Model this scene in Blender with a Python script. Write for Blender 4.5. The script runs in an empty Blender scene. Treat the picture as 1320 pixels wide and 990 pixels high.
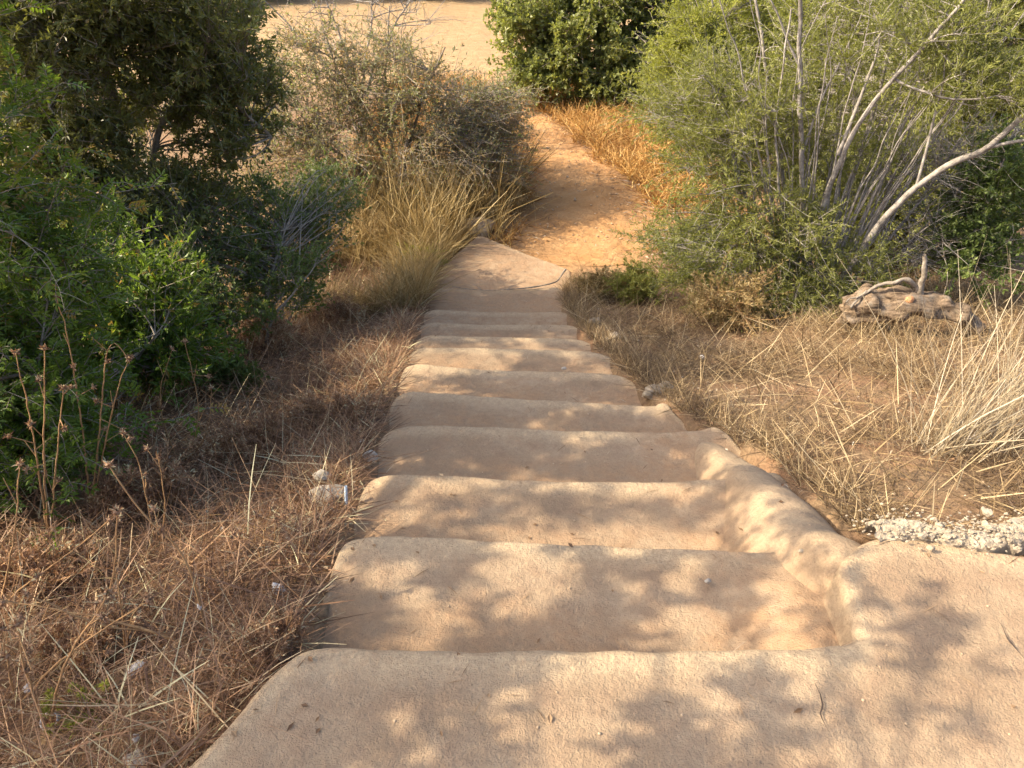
import bpy, bmesh, math
import numpy as np
from mathutils import Vector

RNG = np.random.default_rng(7)
SC = bpy.context.scene
COL = SC.collection

# ------------------------------------------------------------------ camera model (real metres)
CAM_H = 1.6
PITCH = math.radians(34.0)
FPX, CX, CY = 960.0, 660.0, 495.0


def at(px, py, z):
    """ground point at height z seen at a spot of the photograph"""
    dx, dy = (px - CX) / FPX, (CY - py) / FPX
    d = np.array([dx, math.cos(PITCH) + dy * math.sin(PITCH), -math.sin(PITCH) + dy * math.cos(PITCH)])
    t = (z - CAM_H) / d[2]
    return np.array([0, 0, CAM_H]) + d * t


def aty(px, py, y):
    """point at distance y ahead seen at a spot of the photograph"""
    dx, dy = (px - CX) / FPX, (CY - py) / FPX
    d = np.array([dx, math.cos(PITCH) + dy * math.sin(PITCH), -math.sin(PITCH) + dy * math.cos(PITCH)])
    return np.array([0, 0, CAM_H]) + d * (y / d[1])


def sstep(a, b, x):
    t = np.clip((x - a) / (b - a), 0, 1)
    return t * t * (3 - 2 * t)


def unit(v):
    return v / np.maximum(np.linalg.norm(v, axis=-1, keepdims=True), 1e-9)


def _hash(i, j, k, s):
    n = (i * 374761393 + j * 668265263 + k * 2147483647 + s * 1274126177) & 0xFFFFFFFF
    n = ((n ^ (n >> 13)) * 1274126177) & 0xFFFFFFFF
    n = (n ^ (n >> 16)) & 0xFFFFFFFF
    return n / 4294967295.0


def vnoise(p, scale, seed=0):
    p = np.asarray(p, float) * scale + 1000.0
    i = np.floor(p).astype(np.int64)
    f = p - i
    f = f * f * (3 - 2 * f)
    r = 0
    for a in (0, 1):
        for b in (0, 1):
            for c in (0, 1):
                w = (f[..., 0] if a else 1 - f[..., 0]) * (f[..., 1] if b else 1 - f[..., 1]) * (f[..., 2] if c else 1 - f[..., 2])
                r = r + w * _hash(i[..., 0] + a, i[..., 1] + b, i[..., 2] + c, seed)
    return r


def vn2(x, y, scale, seed=0):
    return vnoise(np.stack([x, y, np.zeros_like(x)], -1), scale, seed)


def fbm2(x, y, scale, seed=0, oct=3):
    r, a = 0, 0.5
    for o in range(oct):
        r = r + a * (vn2(x, y, scale * 2 ** o, seed + o) - 0.5)
        a *= 0.5
    return r


# ------------------------------------------------------------------ mesh building
class MB:
    def __init__(self):
        self.v, self.t, self.f, self.n = [], [], [], 0

    def add(self, verts, faces, tint=0.5):
        verts = np.asarray(verts, np.float32).reshape(-1, 3)
        self.v.append(verts)
        self.t.append(np.broadcast_to(np.asarray(tint, np.float32), (len(verts),)))
        self.f.append(np.asarray(faces, np.int32) + self.n)
        self.n += len(verts)

    def tubes(self, P, R, sides=3, tint=0.5):
        P = np.asarray(P, float); R = np.asarray(R, float)
        N, K, _ = P.shape
        T = unit(np.gradient(P, axis=1))
        mt = unit(P[:, -1] - P[:, 0] + 1e-6)
        ref = np.where(np.abs(mt[:, 2:3]) < 0.8, np.array([[0, 0, 1.0]]), np.array([[1.0, 0, 0]]))[:, None, :]
        A = unit(np.cross(T, ref)); B = np.cross(T, A)
        ang = np.arange(sides) * 2 * np.pi / sides
        V = P[:, :, None, :] + R[:, :, None, None] * (A[:, :, None, :] * np.cos(ang)[:, None] + B[:, :, None, :] * np.sin(ang)[:, None])
        base = (np.arange(N) * K * sides)[:, None, None]
        k = np.arange(K - 1)[None, :, None]; s = np.arange(sides)[None, None, :]; s2 = (s + 1) % sides
        F = np.stack([base + k * sides + s, base + k * sides + s2, base + (k + 1) * sides + s2, base + (k + 1) * sides + s], -1).reshape(-1, 4)
        tt = np.broadcast_to(np.asarray(tint, float).reshape(-1, 1), (N, K * sides)) if np.ndim(tint) else tint
        self.add(V, F, tt.reshape(-1) if np.ndim(tint) else tint)

    def ribbons(self, P, W, S, tint=0.5):
        P = np.asarray(P, float); N, K, _ = P.shape
        W = np.asarray(W, float)
        V = np.stack([P - S[:, None, :] * W[:, :, None], P + S[:, None, :] * W[:, :, None]], 2)
        base = (np.arange(N) * K * 2)[:, None]; k = np.arange(K - 1)[None, :]
        F = np.stack([base + 2 * k, base + 2 * k + 1, base + 2 * k + 3, base + 2 * k + 2], -1).reshape(-1, 4)
        tt = np.repeat(np.asarray(tint, float), K * 2) if np.ndim(tint) else tint
        self.add(V, F, tt)

    def leaves(self, p, d, nrm, L, W, tint=0.5, curl=0.15):
        N = len(p)
        L = np.broadcast_to(np.asarray(L, float), (N,))[:, None]; W = np.broadcast_to(np.asarray(W, float), (N,))[:, None]
        s = unit(np.cross(d, nrm)); n = np.cross(s, d)
        V = np.stack([p, p + d * L * 0.5 + s * W * 0.5 + n * W * 0.15, p + d * L - n * L * curl, p + d * L * 0.5 - s * W * 0.5 + n * W * 0.15], 1)
        F = (np.arange(N)[:, None] * 4 + np.arange(4)[None, :])
        tt = np.repeat(np.asarray(tint, float), 4) if np.ndim(tint) else tint
        self.add(V, F, tt)

    def grid(self, V, tint=0.5, flip=False):
        V = np.asarray(V); a, b, _ = V.shape
        i = np.arange(a - 1)[:, None]; j = np.arange(b - 1)[None, :]
        F = np.stack([i * b + j, i * b + j + 1, (i + 1) * b + j + 1, (i + 1) * b + j], -1).reshape(-1, 4)
        if flip:
            F = F[:, ::-1]
        self.add(V, F, tint)

    def build(self, name, mat, parent=None, origin=(0, 0, 0), smooth=False, extra=None):
        V = np.concatenate(self.v) - np.asarray(origin, np.float32)
        T = np.concatenate(self.t)
        sizes = np.concatenate([np.full(len(f), f.shape[1], np.int32) for f in self.f])
        loops = np.concatenate([f.reshape(-1) for f in self.f])
        me = bpy.data.meshes.new(name)
        me.vertices.add(len(V)); me.vertices.foreach_set('co', V.astype(np.float32).reshape(-1))
        me.loops.add(len(loops)); me.loops.foreach_set('vertex_index', loops)
        me.polygons.add(len(sizes))
        me.polygons.foreach_set('loop_start', np.concatenate([[0], np.cumsum(sizes)[:-1]]).astype(np.int32))
        try:
            me.polygons.foreach_set('loop_total', sizes)
        except Exception:
            pass
        a = me.attributes.new('tint', 'FLOAT', 'POINT'); a.data.foreach_set('value', T.astype(np.float32))
        if extra:
            for k, arr in extra.items():
                a = me.attributes.new(k, 'FLOAT', 'POINT'); a.data.foreach_set('value', np.asarray(arr, np.float32))
        me.update(calc_edges=True)
        me.polygons.foreach_set('use_smooth', np.full(len(sizes), bool(smooth)))
        me.materials.append(mat)
        o = bpy.data.objects.new(name, me); COL.objects.link(o)
        if parent is not None:
            o.parent = parent
        else:
            o.location = origin
        return o


def tag(o, label=None, cat=None, group=None, kind=None):
    if label: o['label'] = label
    if cat: o['category'] = cat
    if group: o['group'] = group
    if kind: o['kind'] = kind
    return o


def thing(name, label, cat, loc, group=None):
    o = bpy.data.objects.new(name, None); COL.objects.link(o)
    o.location = loc; o.empty_display_size = 0.2
    return tag(o, label, cat, group)


# ------------------------------------------------------------------ materials
def new_mat(name):
    m = bpy.data.materials.new(name); m.use_nodes = True
    nt = m.node_tree
    for n in list(nt.nodes): nt.nodes.remove(n)
    out = nt.nodes.new('ShaderNodeOutputMaterial')
    return m, nt, out


def ramp(nt, stops, src):
    r = nt.nodes.new('ShaderNodeValToRGB')
    els = r.color_ramp.elements
    els[0].position, els[0].color = stops[0][0], (*stops[0][1], 1)
    els[1].position, els[1].color = stops[-1][0], (*stops[-1][1], 1)
    for p, c in stops[1:-1]:
        e = els.new(p); e.color = (*c, 1)
    nt.links.new(src, r.inputs[0])
    return r.outputs[0]


def attr(nt, name):
    n = nt.nodes.new('ShaderNodeAttribute'); n.attribute_name = name
    return n.outputs['Fac']


def noise(nt, scale, detail=4, rough=0.6, vec=None):
    n = nt.nodes.new('ShaderNodeTexNoise'); n.inputs['Scale'].default_value = scale
    n.inputs['Detail'].default_value = detail; n.inputs['Roughness'].default_value = rough
    if vec is None:
        g = nt.nodes.new('ShaderNodeNewGeometry'); vec = g.outputs['Position']
    nt.links.new(vec, n.inputs['Vector'])
    return n.outputs['Fac']


def mix(nt, fac, a, b, mode='MIX'):
    n = nt.nodes.new('ShaderNodeMix'); n.data_type = 'RGBA'; n.blend_type = mode
    for s, val in ((n.inputs[0], fac), (n.inputs[6], a), (n.inputs[7], b)):
        if isinstance(val, (int, float)): s.default_value = val
        elif isinstance(val, tuple): s.default_value = (*val, 1)
        else: nt.links.new(val, s)
    return n.outputs[2]


def mathn(nt, op, a, b=0.0):
    n = nt.nodes.new('ShaderNodeMath'); n.operation = op; n.use_clamp = False
    for s, val in ((n.inputs[0], a), (n.inputs[1], b)):
        if isinstance(val, (int, float)): s.default_value = val
        else: nt.links.new(val, s)
    return n.outputs[0]


def maprange(nt, v, a, b, c=0.0, d=1.0):
    n = nt.nodes.new('ShaderNodeMapRange'); nt.links.new(v, n.inputs[0])
    for i, x in enumerate((a, b, c, d)): n.inputs[1 + i].default_value = x
    return n.outputs[0]


def bump(nt, h, strength, dist, prev=None):
    n = nt.nodes.new('ShaderNodeBump'); n.inputs['Strength'].default_value = strength; n.inputs['Distance'].default_value = dist
    nt.links.new(h, n.inputs['Height'])
    if prev is not None: nt.links.new(prev, n.inputs['Normal'])
    return n.outputs[0]


def principled(nt, out, color, rough=0.9, normal=None, spec=0.3):
    b = nt.nodes.new('ShaderNodeBsdfPrincipled')
    if isinstance(color, tuple): b.inputs['Base Color'].default_value = (*color, 1)
    else: nt.links.new(color, b.inputs['Base Color'])
    b.inputs['Roughness'].default_value = rough
    b.inputs['Specular IOR Level'].default_value = spec
    if normal is not None: nt.links.new(normal, b.inputs['Normal'])
    nt.links.new(b.outputs[0], out.inputs[0])
    return b


def leaf_mat(name, stops, trans=0.4, rough=0.5, spec=0.35, tcol=(1.25, 1.2, 0.6)):
    m, nt, out = new_mat(name)
    c = ramp(nt, stops, attr(nt, 'tint'))
    b = nt.nodes.new('ShaderNodeBsdfPrincipled'); nt.links.new(c, b.inputs['Base Color'])
    b.inputs['Roughness'].default_value = rough; b.inputs['Specular IOR Level'].default_value = spec
    t = nt.nodes.new('ShaderNodeBsdfTranslucent')
    nt.links.new(mix(nt, 1.0, c, tcol, 'MULTIPLY'), t.inputs['Color'])
    mx = nt.nodes.new('ShaderNodeMixShader'); mx.inputs[0].default_value = trans
    nt.links.new(b.outputs[0], mx.inputs[1]); nt.links.new(t.outputs[0], mx.inputs[2])
    nt.links.new(mx.outputs[0], out.inputs[0])
    return m


def bark_mat(name, a, b, scale=30):
    m, nt, out = new_mat(name)
    n1 = noise(nt, scale, 5, 0.65)
    c = mix(nt, maprange(nt, n1, 0.35, 0.65), a, b)
    principled(nt, out, c, 0.9, bump(nt, n1, 0.6, 0.01), 0.2)
    return m


M = {}
M['mastic'] = leaf_mat('mastic_leaf', [(0, (0.068, 0.112, 0.017)), (.6, (0.128, 0.199, 0.029)), (.93, (0.189, 0.264, 0.040)), (1, (0.334, 0.224, 0.070))], .45, .42, .4)
M['dark'] = leaf_mat('dark_leaf', [(0, (0.106, 0.112, 0.040)), (.7, (0.181, 0.194, 0.062)), (.95, (0.275, 0.288, 0.094)), (1, (0.350, 0.275, 0.138))], .48, .38, .5)
M['darkshrub'] = leaf_mat('shrub_leaf', [(0, (0.074, 0.106, 0.029)), (.7, (0.130, 0.177, 0.046)), (1, (0.231, 0.273, 0.081))], .42, .45, .4)
M['grey'] = leaf_mat('grey_leaf', [(0, (.24, .16, .085)), (.36, (.38, .28, .155)), (.44, (.19, .185, .09)), (.78, (.28, .28, .15)), (.95, (.37, .36, .21)), (1, (.24, .31, .075))], .42, .45, .4)
M['carob'] = leaf_mat('carob_leaf', [(0, (.15, .17, .05)), (.6, (.235, .265, .08)), (1, (.33, .34, .13))], .5, .4, .45)
M['yellowgreen'] = leaf_mat('yellowgreen_leaf', [(0, (0.193, 0.205, 0.042)), (.6, (0.298, 0.320, 0.069)), (1, (0.403, 0.410, 0.118))], .48, .5, .35)
M['wispy'] = leaf_mat('wispy_leaf', [(0, (0.153, 0.166, 0.045)), (.6, (0.229, 0.243, 0.066)), (1, (0.347, 0.346, 0.119))], .48, .5, .35)
M['straw'] = leaf_mat('dry_straw', [(0, (.085, .055, .032)), (.35, (.20, .135, .072)), (.7, (.36, .26, .135)), (1, (.54, .43, .26))], .25, .6, .3, (1.1, 1, .8))
M['thatch'] = leaf_mat('brown_thatch', [(0, (0.102, 0.058, 0.038)), (.4, (0.260, 0.148, 0.086)), (.75, (0.478, 0.302, 0.171)), (1, (0.620, 0.579, 0.367))], .25, .6, .3, (1.1, 1, .8))
M['golden'] = leaf_mat('golden_grass', [(0, (0.220, 0.108, 0.035)), (.4, (0.396, 0.216, 0.065)), (.75, (0.517, 0.313, 0.100)), (1, (0.605, 0.432, 0.180))], .25, .6, .3, (1.1, 1, .8))
M['tallgrass'] = leaf_mat('tall_grass', [(0, (.13, .09, .03)), (.4, (.30, .215, .085)), (.75, (.45, .34, .16)), (1, (.58, .47, .26))], .25, .6, .3, (1.1, 1, .8))
M['pale'] = leaf_mat('pale_reed', [(0, (.17, .125, .075)), (.4, (.30, .235, .145)), (.75, (.42, .345, .23)), (1, (.54, .47, .35))], .25, .55, .35, (1, 1, 1))
M['deadleaf'] = leaf_mat('dead_leaf', [(0, (.10, .055, .03)), (.5, (.24, .14, .07)), (.85, (.38, .27, .16)), (1, (.5, .45, .36))], .2, .6, .3, (1.1, 1, .8))
M['stalk'] = bark_mat('dry_stalk', (.30, .165, .075), (.40, .25, .12), 60)
M['bark'] = bark_mat('grey_bark', (.16, .135, .105), (.30, .26, .21))
M['palebark'] = bark_mat('pale_bark', (.15, .13, .11), (.36, .325, .285), 22)
M['deadwood'] = bark_mat('dead_wood', (.15, .12, .09), (.32, .275, .22), 40)


def mat_log():
    m, nt, out = new_mat('weathered_log')
    tc = nt.nodes.new('ShaderNodeTexCoord'); mp = nt.nodes.new('ShaderNodeMapping'); mp.inputs['Scale'].default_value = (6, 45, 45)
    nt.links.new(tc.outputs['Object'], mp.inputs[0])
    n1 = noise(nt, 1.0, 6, 0.7, mp.outputs[0]); n2 = noise(nt, 14, 4)
    c = mix(nt, maprange(nt, n1, .35, .65), (.045, .03, .02), (.30, .215, .14))
    c = mix(nt, maprange(nt, n2, .5, .75), c, (.24, .20, .155))
    principled(nt, out, c, .95, bump(nt, n1, .9, .02), .15)
    return m


def mat_ground():
    m, nt, out = new_mat('dry_soil')
    n1 = noise(nt, 3.0, 6, .65); n2 = noise(nt, 45, 5, .7); n3 = noise(nt, 180, 3, .7)
    litter = mix(nt, maprange(nt, n2, .35, .65), (.13, .085, .05), (.27, .18, .10))
    litter = mix(nt, maprange(nt, n1, .45, .7), litter, (.24, .135, .075))
    path = mix(nt, maprange(nt, n1, .35, .65), (.35, .185, .074), (.43, .255, .118))
    path = mix(nt, maprange(nt, n2, .5, .75), path, (.32, .165, .075))
    clear = mix(nt, maprange(nt, n1, .35, .65), (.30, .195, .098), (.36, .25, .135))
    clear = mix(nt, maprange(nt, n2, .5, .75), clear, (.25, .165, .09))
    c = mix(nt, attr(nt, 'path'), litter, path)
    c = mix(nt, attr(nt, 'clearing'), c, clear)
    v = nt.nodes.new('ShaderNodeTexVoronoi'); v.inputs['Scale'].default_value = 28
    g = nt.nodes.new('ShaderNodeNewGeometry'); nt.links.new(g.outputs['Position'], v.inputs['Vector'])
    h = mathn(nt, 'ADD', mathn(nt, 'MULTIPLY', n2, .8), mathn(nt, 'MULTIPLY', n3, .3))
    nb = bump(nt, h, .55, .02)
    nb = bump(nt, noise(nt, 9, 4), .6, .06, nb)
    principled(nt, out, c, .97, nb, .15)
    return m


def mat_concrete():
    m, nt, out = new_mat('worn_concrete')
    n1 = noise(nt, 2.2, 5, .6); n2 = noise(nt, 11, 5, .65); n3 = noise(nt, 90, 4, .65); n4 = noise(nt, 230, 3, .65)
    c = mix(nt, maprange(nt, n1, .40, .62), (.285, .200, .124), (.395, .290, .185))
    c = mix(nt, maprange(nt, n2, .45, .75), c, (.30, .20, .125))
    c = mix(nt, mathn(nt, 'MULTIPLY', attr(nt, 'worn'), maprange(nt, n3, .35, .6, .35, 1.0)), c, (.47, .355, .22))  # paler worn edges, with caught light painted into the nosings too
    # orange soil trodden into the inner corners, with corner shade painted in behind nosings
    st = mathn(nt, 'MULTIPLY', attr(nt, 'soil_shade'), maprange(nt, n2, .28, .62))
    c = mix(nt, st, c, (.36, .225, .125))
    sp = maprange(nt, n4, .58, .72)
    c = mix(nt, mathn(nt, 'MULTIPLY', sp, .6), c, (.15, .10, .062))
    c = mix(nt, mathn(nt, 'MULTIPLY', maprange(nt, n3, .6, .75), .3), c, (.48, .385, .26))
    n6 = noise(nt, 38, 5, .75)
    c = mix(nt, mathn(nt, 'MULTIPLY', maprange(nt, n6, .42, .68), .38), c, (.20, .135, .085))
    n5 = noise(nt, 5.5, 5, .7)
    c = mix(nt, mathn(nt, 'MULTIPLY', maprange(nt, n5, .60, .70), .45), c, (.19, .135, .088))
    h = mathn(nt, 'ADD', mathn(nt, 'MULTIPLY', n3, .7), mathn(nt, 'MULTIPLY', n4, .6))
    nb = bump(nt, n2, .45, .03)
    nb = bump(nt, n6, .4, .012, nb)
    nb = bump(nt, h, .75, .011, nb)
    principled(nt, out, c, .92, nb, .25)
    return m


def mat_stone(name, a, b, scale=25):
    m, nt, out = new_mat(name)
    n1 = noise(nt, scale, 6, .65)
    c = mix(nt, maprange(nt, n1, .35, .65), a, b)
    principled(nt, out, c, .93, bump(nt, n1, .7, .02), .2)
    return m


def mat_plain(name, col, rough=.6, spec=.4, vary=.0):
    m, nt, out = new_mat(name)
    n1 = noise(nt, 60, 4, .6)
    dark = tuple(x * (1 - vary) for x in col)
    c = mix(nt, maprange(nt, n1, .4, .6), dark, col)
    principled(nt, out, c, rough, bump(nt, n1, .3, .004), spec)
    return m


M['log'] = mat_log()
M['ground'] = mat_ground()
M['concrete'] = mat_concrete()
M['palestone'] = mat_stone('pale_stone', (.26, .22, .17), (.42, .37, .30))
M['greystone'] = mat_stone('grey_stone', (.26, .225, .18), (.46, .41, .34))
M['whitelump'] = mat_stone('white_rubble', (.27, .215, .148), (.42, .35, .258), 40)
M['brownstone'] = mat_stone('tan_stone', (.33, .235, .15), (.50, .38, .25))
M['crack'] = mat_plain('crack_dirt', (.09, .065, .05), .95, .1, .3)
M['tissue'] = mat_plain('white_paper', (.60, .57, .54), .8, .2, .12)
M['plastic'] = mat_plain('grey_plastic', (.55, .53, .52), .45, .4, .15)
M['rust'] = mat_plain('rusty_dirt', (.35, .16, .08), .9, .1, .3)
M['bluestick'] = mat_plain('pale_blue_plastic', (.55, .66, .75), .45, .4, .1)
M['cutwood'] = mat_plain('cut_wood', (.50, .26, .13), .9, .1, .3)


def mat_wrapper():
    m, nt, out = new_mat('printed_wrapper')
    n1 = noise(nt, 55, 2, .4)
    c = mix(nt, maprange(nt, n1, .53, .57), (.78, .76, .80), (.20, .15, .34))
    principled(nt, out, c, .35, None, .5)
    return m


M['wrapper'] = mat_wrapper()

# ------------------------------------------------------------------ staircase layout
RISE = 0.18
NOSE_PX = [
    [(385, 827), (520, 829), (700, 829), (900, 829), (1095, 826)],
    [(437, 687), (560, 690), (700, 696), (850, 703), (1005, 713)],
    [(470, 609), (580, 611), (690, 616), (820, 620), (945, 617)],
    [(493, 547), (580, 547), (680, 550), (800, 555), (900, 556)],
    [(506, 503), (580, 506), (650, 510), (750, 517), (850, 523)],
    [(520, 466), (580, 472), (640, 475), (720, 477), (806, 481)],
    [(530, 446), (590, 447), (650, 447), (710, 449), (782, 453)],
    [(536, 431), (590, 432), (650, 432), (700, 434), (757, 436)],
    [(541, 414), (590, 416), (650, 417), (700, 417), (742, 418)],
    [(547, 398), (600, 400), (650, 401), (690, 402), (731, 401)],
    [(556, 370), (600, 372), (640, 373), (680, 372), (721, 369)],
]
NOSE = [np.array([at(px, py, -RISE * n) for px, py in row]) for n, row in enumerate(NOSE_PX)]
YL = np.array([r[0, 1] for r in NOSE]); XL = np.array([r[0, 0] for r in NOSE])
YR = np.array([r[-1, 1] for r in NOSE]); XR = np.array([r[-1, 0] for r in NOSE])
SLAB_Z = -RISE * 11
TIP = at(617, 306, SLAB_Z); SLAB_R = at(737, 346, SLAB_Z); SLAB_L = at(570, 338, SLAB_Z)

# outer edge of the concrete on both sides, along y
LX_Y = np.array([-3.0, 0.89, YL[0], *YL[1:], SLAB_L[1], TIP[1]])
LX_X = np.array([-1.1, -0.71, XL[0], *XL[1:], SLAB_L[0], TIP[0]])
RX_Y = np.array([-3.0, 1.60, 1.75, 2.02, 2.4, 2.8, 3.25, 3.75, *YR[6:], SLAB_R[1], TIP[1]])
RX_X = np.array([2.6, 2.6, 1.14, 1.12, 1.08, 1.0, .84, .72, *XR[6:], SLAB_R[0], TIP[0]])


def xleft(y): return np.interp(y, LX_Y, LX_X)
def xright(y): return np.interp(y, RX_Y, RX_X)


def in_stairs(x, y, pad=0.0):
    return (x > xleft(y) - pad) & (x < xright(y) + pad) & (y < TIP[1] + pad)


PZ = -2.10
PATH = np.array([at(735, 325, PZ), at(768, 300, PZ), at(760, 265, PZ), at(738, 230, PZ), at(720, 195, PZ), at(695, 165, PZ), at(662, 135, PZ), at(640, 105, PZ), at(590, 70, PZ)])
PW = np.array([.85, 1.15, 1.0, .70, .56, .42, .30, .40, 1.6])


def path_amount(x, y):
    px = np.interp(y, PATH[:, 1], PATH[:, 0]); w = np.interp(y, PATH[:, 1], PW)
    d = np.abs(x - px + .25 * fbm2(x, y, 1.3, 5)) / w
    return sstep(1.35, .7, d + .5 * fbm2(x, y, 4, 9)) * sstep(7.3, 8.0, y)


def clear_amount(x, y):
    e = np.sqrt(((x + 4.5) / 10.0) ** 2 + ((y - 25) / 8.2) ** 2)
    return sstep(1.1, .9, e + .25 * fbm2(x, y, .5, 15))


def profile(y):
    return np.interp(y, [-300, -40, -8, -1, 1.2, 6.8, 8.3, 14, 30, 60, 400], [40, 8, .6, 0, 0, -1.83, -2.08, -2.12, -2.05, -1.2, 12])


def ground_z(x, y, cut=True):
    z = profile(y)
    xl, xr = xleft(y), xright(y)
    dl = np.maximum(xl - x, 0); dr = np.maximum(x - xr, 0)
    near = sstep(9.0, 6.5, y)
    z = z - near * np.where(x < (xl + xr) / 2, .11 + .14 * sstep(0, .8, dl), np.where(y < 2.6, .02, .07) - .10 * sstep(.3, 2.0, dr))
    z = z + .5 * sstep(4, 14, np.abs(x)) * sstep(9, 4, y) * np.where(x > 0, 1, .6)
    z = z + .12 * fbm2(x, y, .8, 3) * sstep(0, .6, np.maximum(dl, dr) + sstep(8.5, 9.5, y)) + .03 * fbm2(x, y, 5, 4)
    if cut:
        ins = sstep(.0, .10, np.minimum(x - xl, xr - x)) * (y < TIP[1] - .05)
        z = z - .38 * ins
    return z


gz = lambda x, y: float(ground_z(np.array([float(x)]), np.array([float(y)]), False)[0])

# ------------------------------------------------------------------ ground, path
def spaced(a, b, step, far, grow=1.25):
    c = list(np.arange(a, b + 1e-6, step)); s = step
    lo, hi = [a], [b]
    while lo[-1] > -far: s *= grow; lo.append(lo[-1] - s)
    s = step
    while hi[-1] < far: s *= grow; hi.append(hi[-1] + s)
    return np.array(lo[:0:-1] + c + hi[1:])


gx = spaced(-3.6, 4.2, .05, 400); gy = spaced(-.2, 13.0, .05, 400)
GX, GY = np.meshgrid(gx, gy)
GZ = ground_z(GX, GY)
mb = MB(); mb.grid(np.stack([GX, GY, GZ], -1))
g = mb.build('ground', M['ground'], smooth=True, extra={'path': path_amount(GX, GY).reshape(-1), 'clearing': clear_amount(GX, GY).reshape(-1)})
tag(g, 'dry brown soil slope scattered with straw on both sides of the steps', 'ground', kind='structure')

ys = np.arange(PATH[0, 1] - .55, 19.5, .06); us = np.linspace(-1, 1, 61)
PYs, PU = np.meshgrid(ys, us, indexing='ij')
pxc = np.interp(PYs, PATH[:, 1], PATH[:, 0]); pwc = np.interp(PYs, PATH[:, 1], PW)
PX = pxc + PU * pwc * (.92 + .9 * fbm2(PYs, np.sign(PU) * 7, 1.6, 21))
PZg = ground_z(PX, PYs) + .012 - .05 * sstep(.75, 1.0, np.abs(PU)) - .02 * (1 - PU ** 2) + .08 * fbm2(PX, PYs, 4.0, 23)
mb = MB(); mb.grid(np.stack([PX, PYs, PZg], -1), flip=True)
p = mb.build('dirt_path', M['ground'], smooth=True, extra={'path': np.ones(PX.size), 'clearing': sstep(15, 19, PYs).reshape(-1)})
tag(p, 'trodden orange dirt path leading from the last step to the clearing', 'path', kind='structure')

# ------------------------------------------------------------------ concrete staircase
def chaikin(P, it=2):
    for _ in range(it):
        Q = [P[0]]
        for a, b in zip(P[:-1], P[1:]):
            Q += [a * .75 + b * .25, a * .25 + b * .75]
        Q.append(P[-1]); P = np.array(Q)
    return P


def resample(P, step):
    d = np.r_[0, np.cumsum(np.linalg.norm(np.diff(P, axis=0), axis=1))]
    n = max(int(d[-1] / step), 8)
    s = np.linspace(0, d[-1], n)
    return np.stack([np.interp(s, d, P[:, k]) for k in range(2)], 1)


stairs = thing('concrete_staircase', 'worn tan concrete steps running down from the camera to the orange path', 'staircase', (0, 1.2, 0))


def block(name, per, back, ztop, drop, rr=.035, rows=22, soil_shade=None, batter=.02, label=None, batf=None):
    """A cast step: per = outline seen from above (left side, nosing, right side), back = hidden rear line."""
    per = resample(chaikin(per, 2), .018)
    N = len(per)
    bx0, bx1 = back[0][0], back[-1][0]
    ax = np.clip(per[:, 0], min(bx0, bx1) + .03, max(bx0, bx1) - .03)
    A = np.stack([ax, np.interp(ax, back[:, 0], back[:, 1])], 1)
    tan = unit(np.gradient(per, axis=0)); nrm = np.stack([tan[:, 1], -tan[:, 0]], 1)   # outward (outline runs left to right, front is +y)
    nrm = -nrm
    k = np.ones(9) / 9
    for c in (0, 1):
        nrm[:, c] = np.convolve(np.pad(nrm[:, c], 4, 'edge'), k, 'valid')
    nrm = unit(nrm)
    R, S = [], []
    inner = per - nrm * rr
    for t in np.linspace(0, 1, rows) ** .85:
        q = A + (inner - A) * t
        z = ztop(q[:, 0], q[:, 1])
        R.append(np.c_[q, z]); S.append(soil_shade(q[:, 0], q[:, 1]) if soil_shade else np.zeros(N))
    z0 = ztop(inner[:, 0], inner[:, 1])
    for ph in np.linspace(0, math.pi / 2, 6)[1:]:
        q = inner + nrm * rr * math.sin(ph)
        R.append(np.c_[q, z0 - rr * (1 - math.cos(ph))]); S.append(S[rows - 1])
    bt = batf(per) if batf is not None else np.full(N, batter)
    for dd in np.linspace(0, 1, 6)[1:]:
        q = per + nrm * (bt * dd)[:, None]
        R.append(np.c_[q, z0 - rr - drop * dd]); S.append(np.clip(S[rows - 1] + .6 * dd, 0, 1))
    V = np.array(R)
    nz = (vnoise(V, 9, 31) - .5) * .007 + (vnoise(V, 28, 32) - .5) * .004
    V[:, :, 2] += nz
    V[rows:, :, :2] += ((vnoise(V[rows:], 11, 33) - .5) * .012)[..., None] * nrm[None]
    mb = MB(); mb.grid(V, flip=True)
    o = mb.build(name, M['concrete'], stairs, (0, 1.2, 0), True, {'soil_shade': np.array(S).reshape(-1), 'worn': np.concatenate([sstep(.10, .015, (1 - np.linspace(0, 1, rows) ** .85)[:, None] * np.linalg.norm(inner - A, axis=1)[None]), np.full((5, N), .8), np.zeros((5, N))]).reshape(-1)})
    if label: o['label'] = label
    return o


def soft(x, y, sc, sd): return fbm2(np.asarray(x), np.asarray(y), sc, sd)


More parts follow.
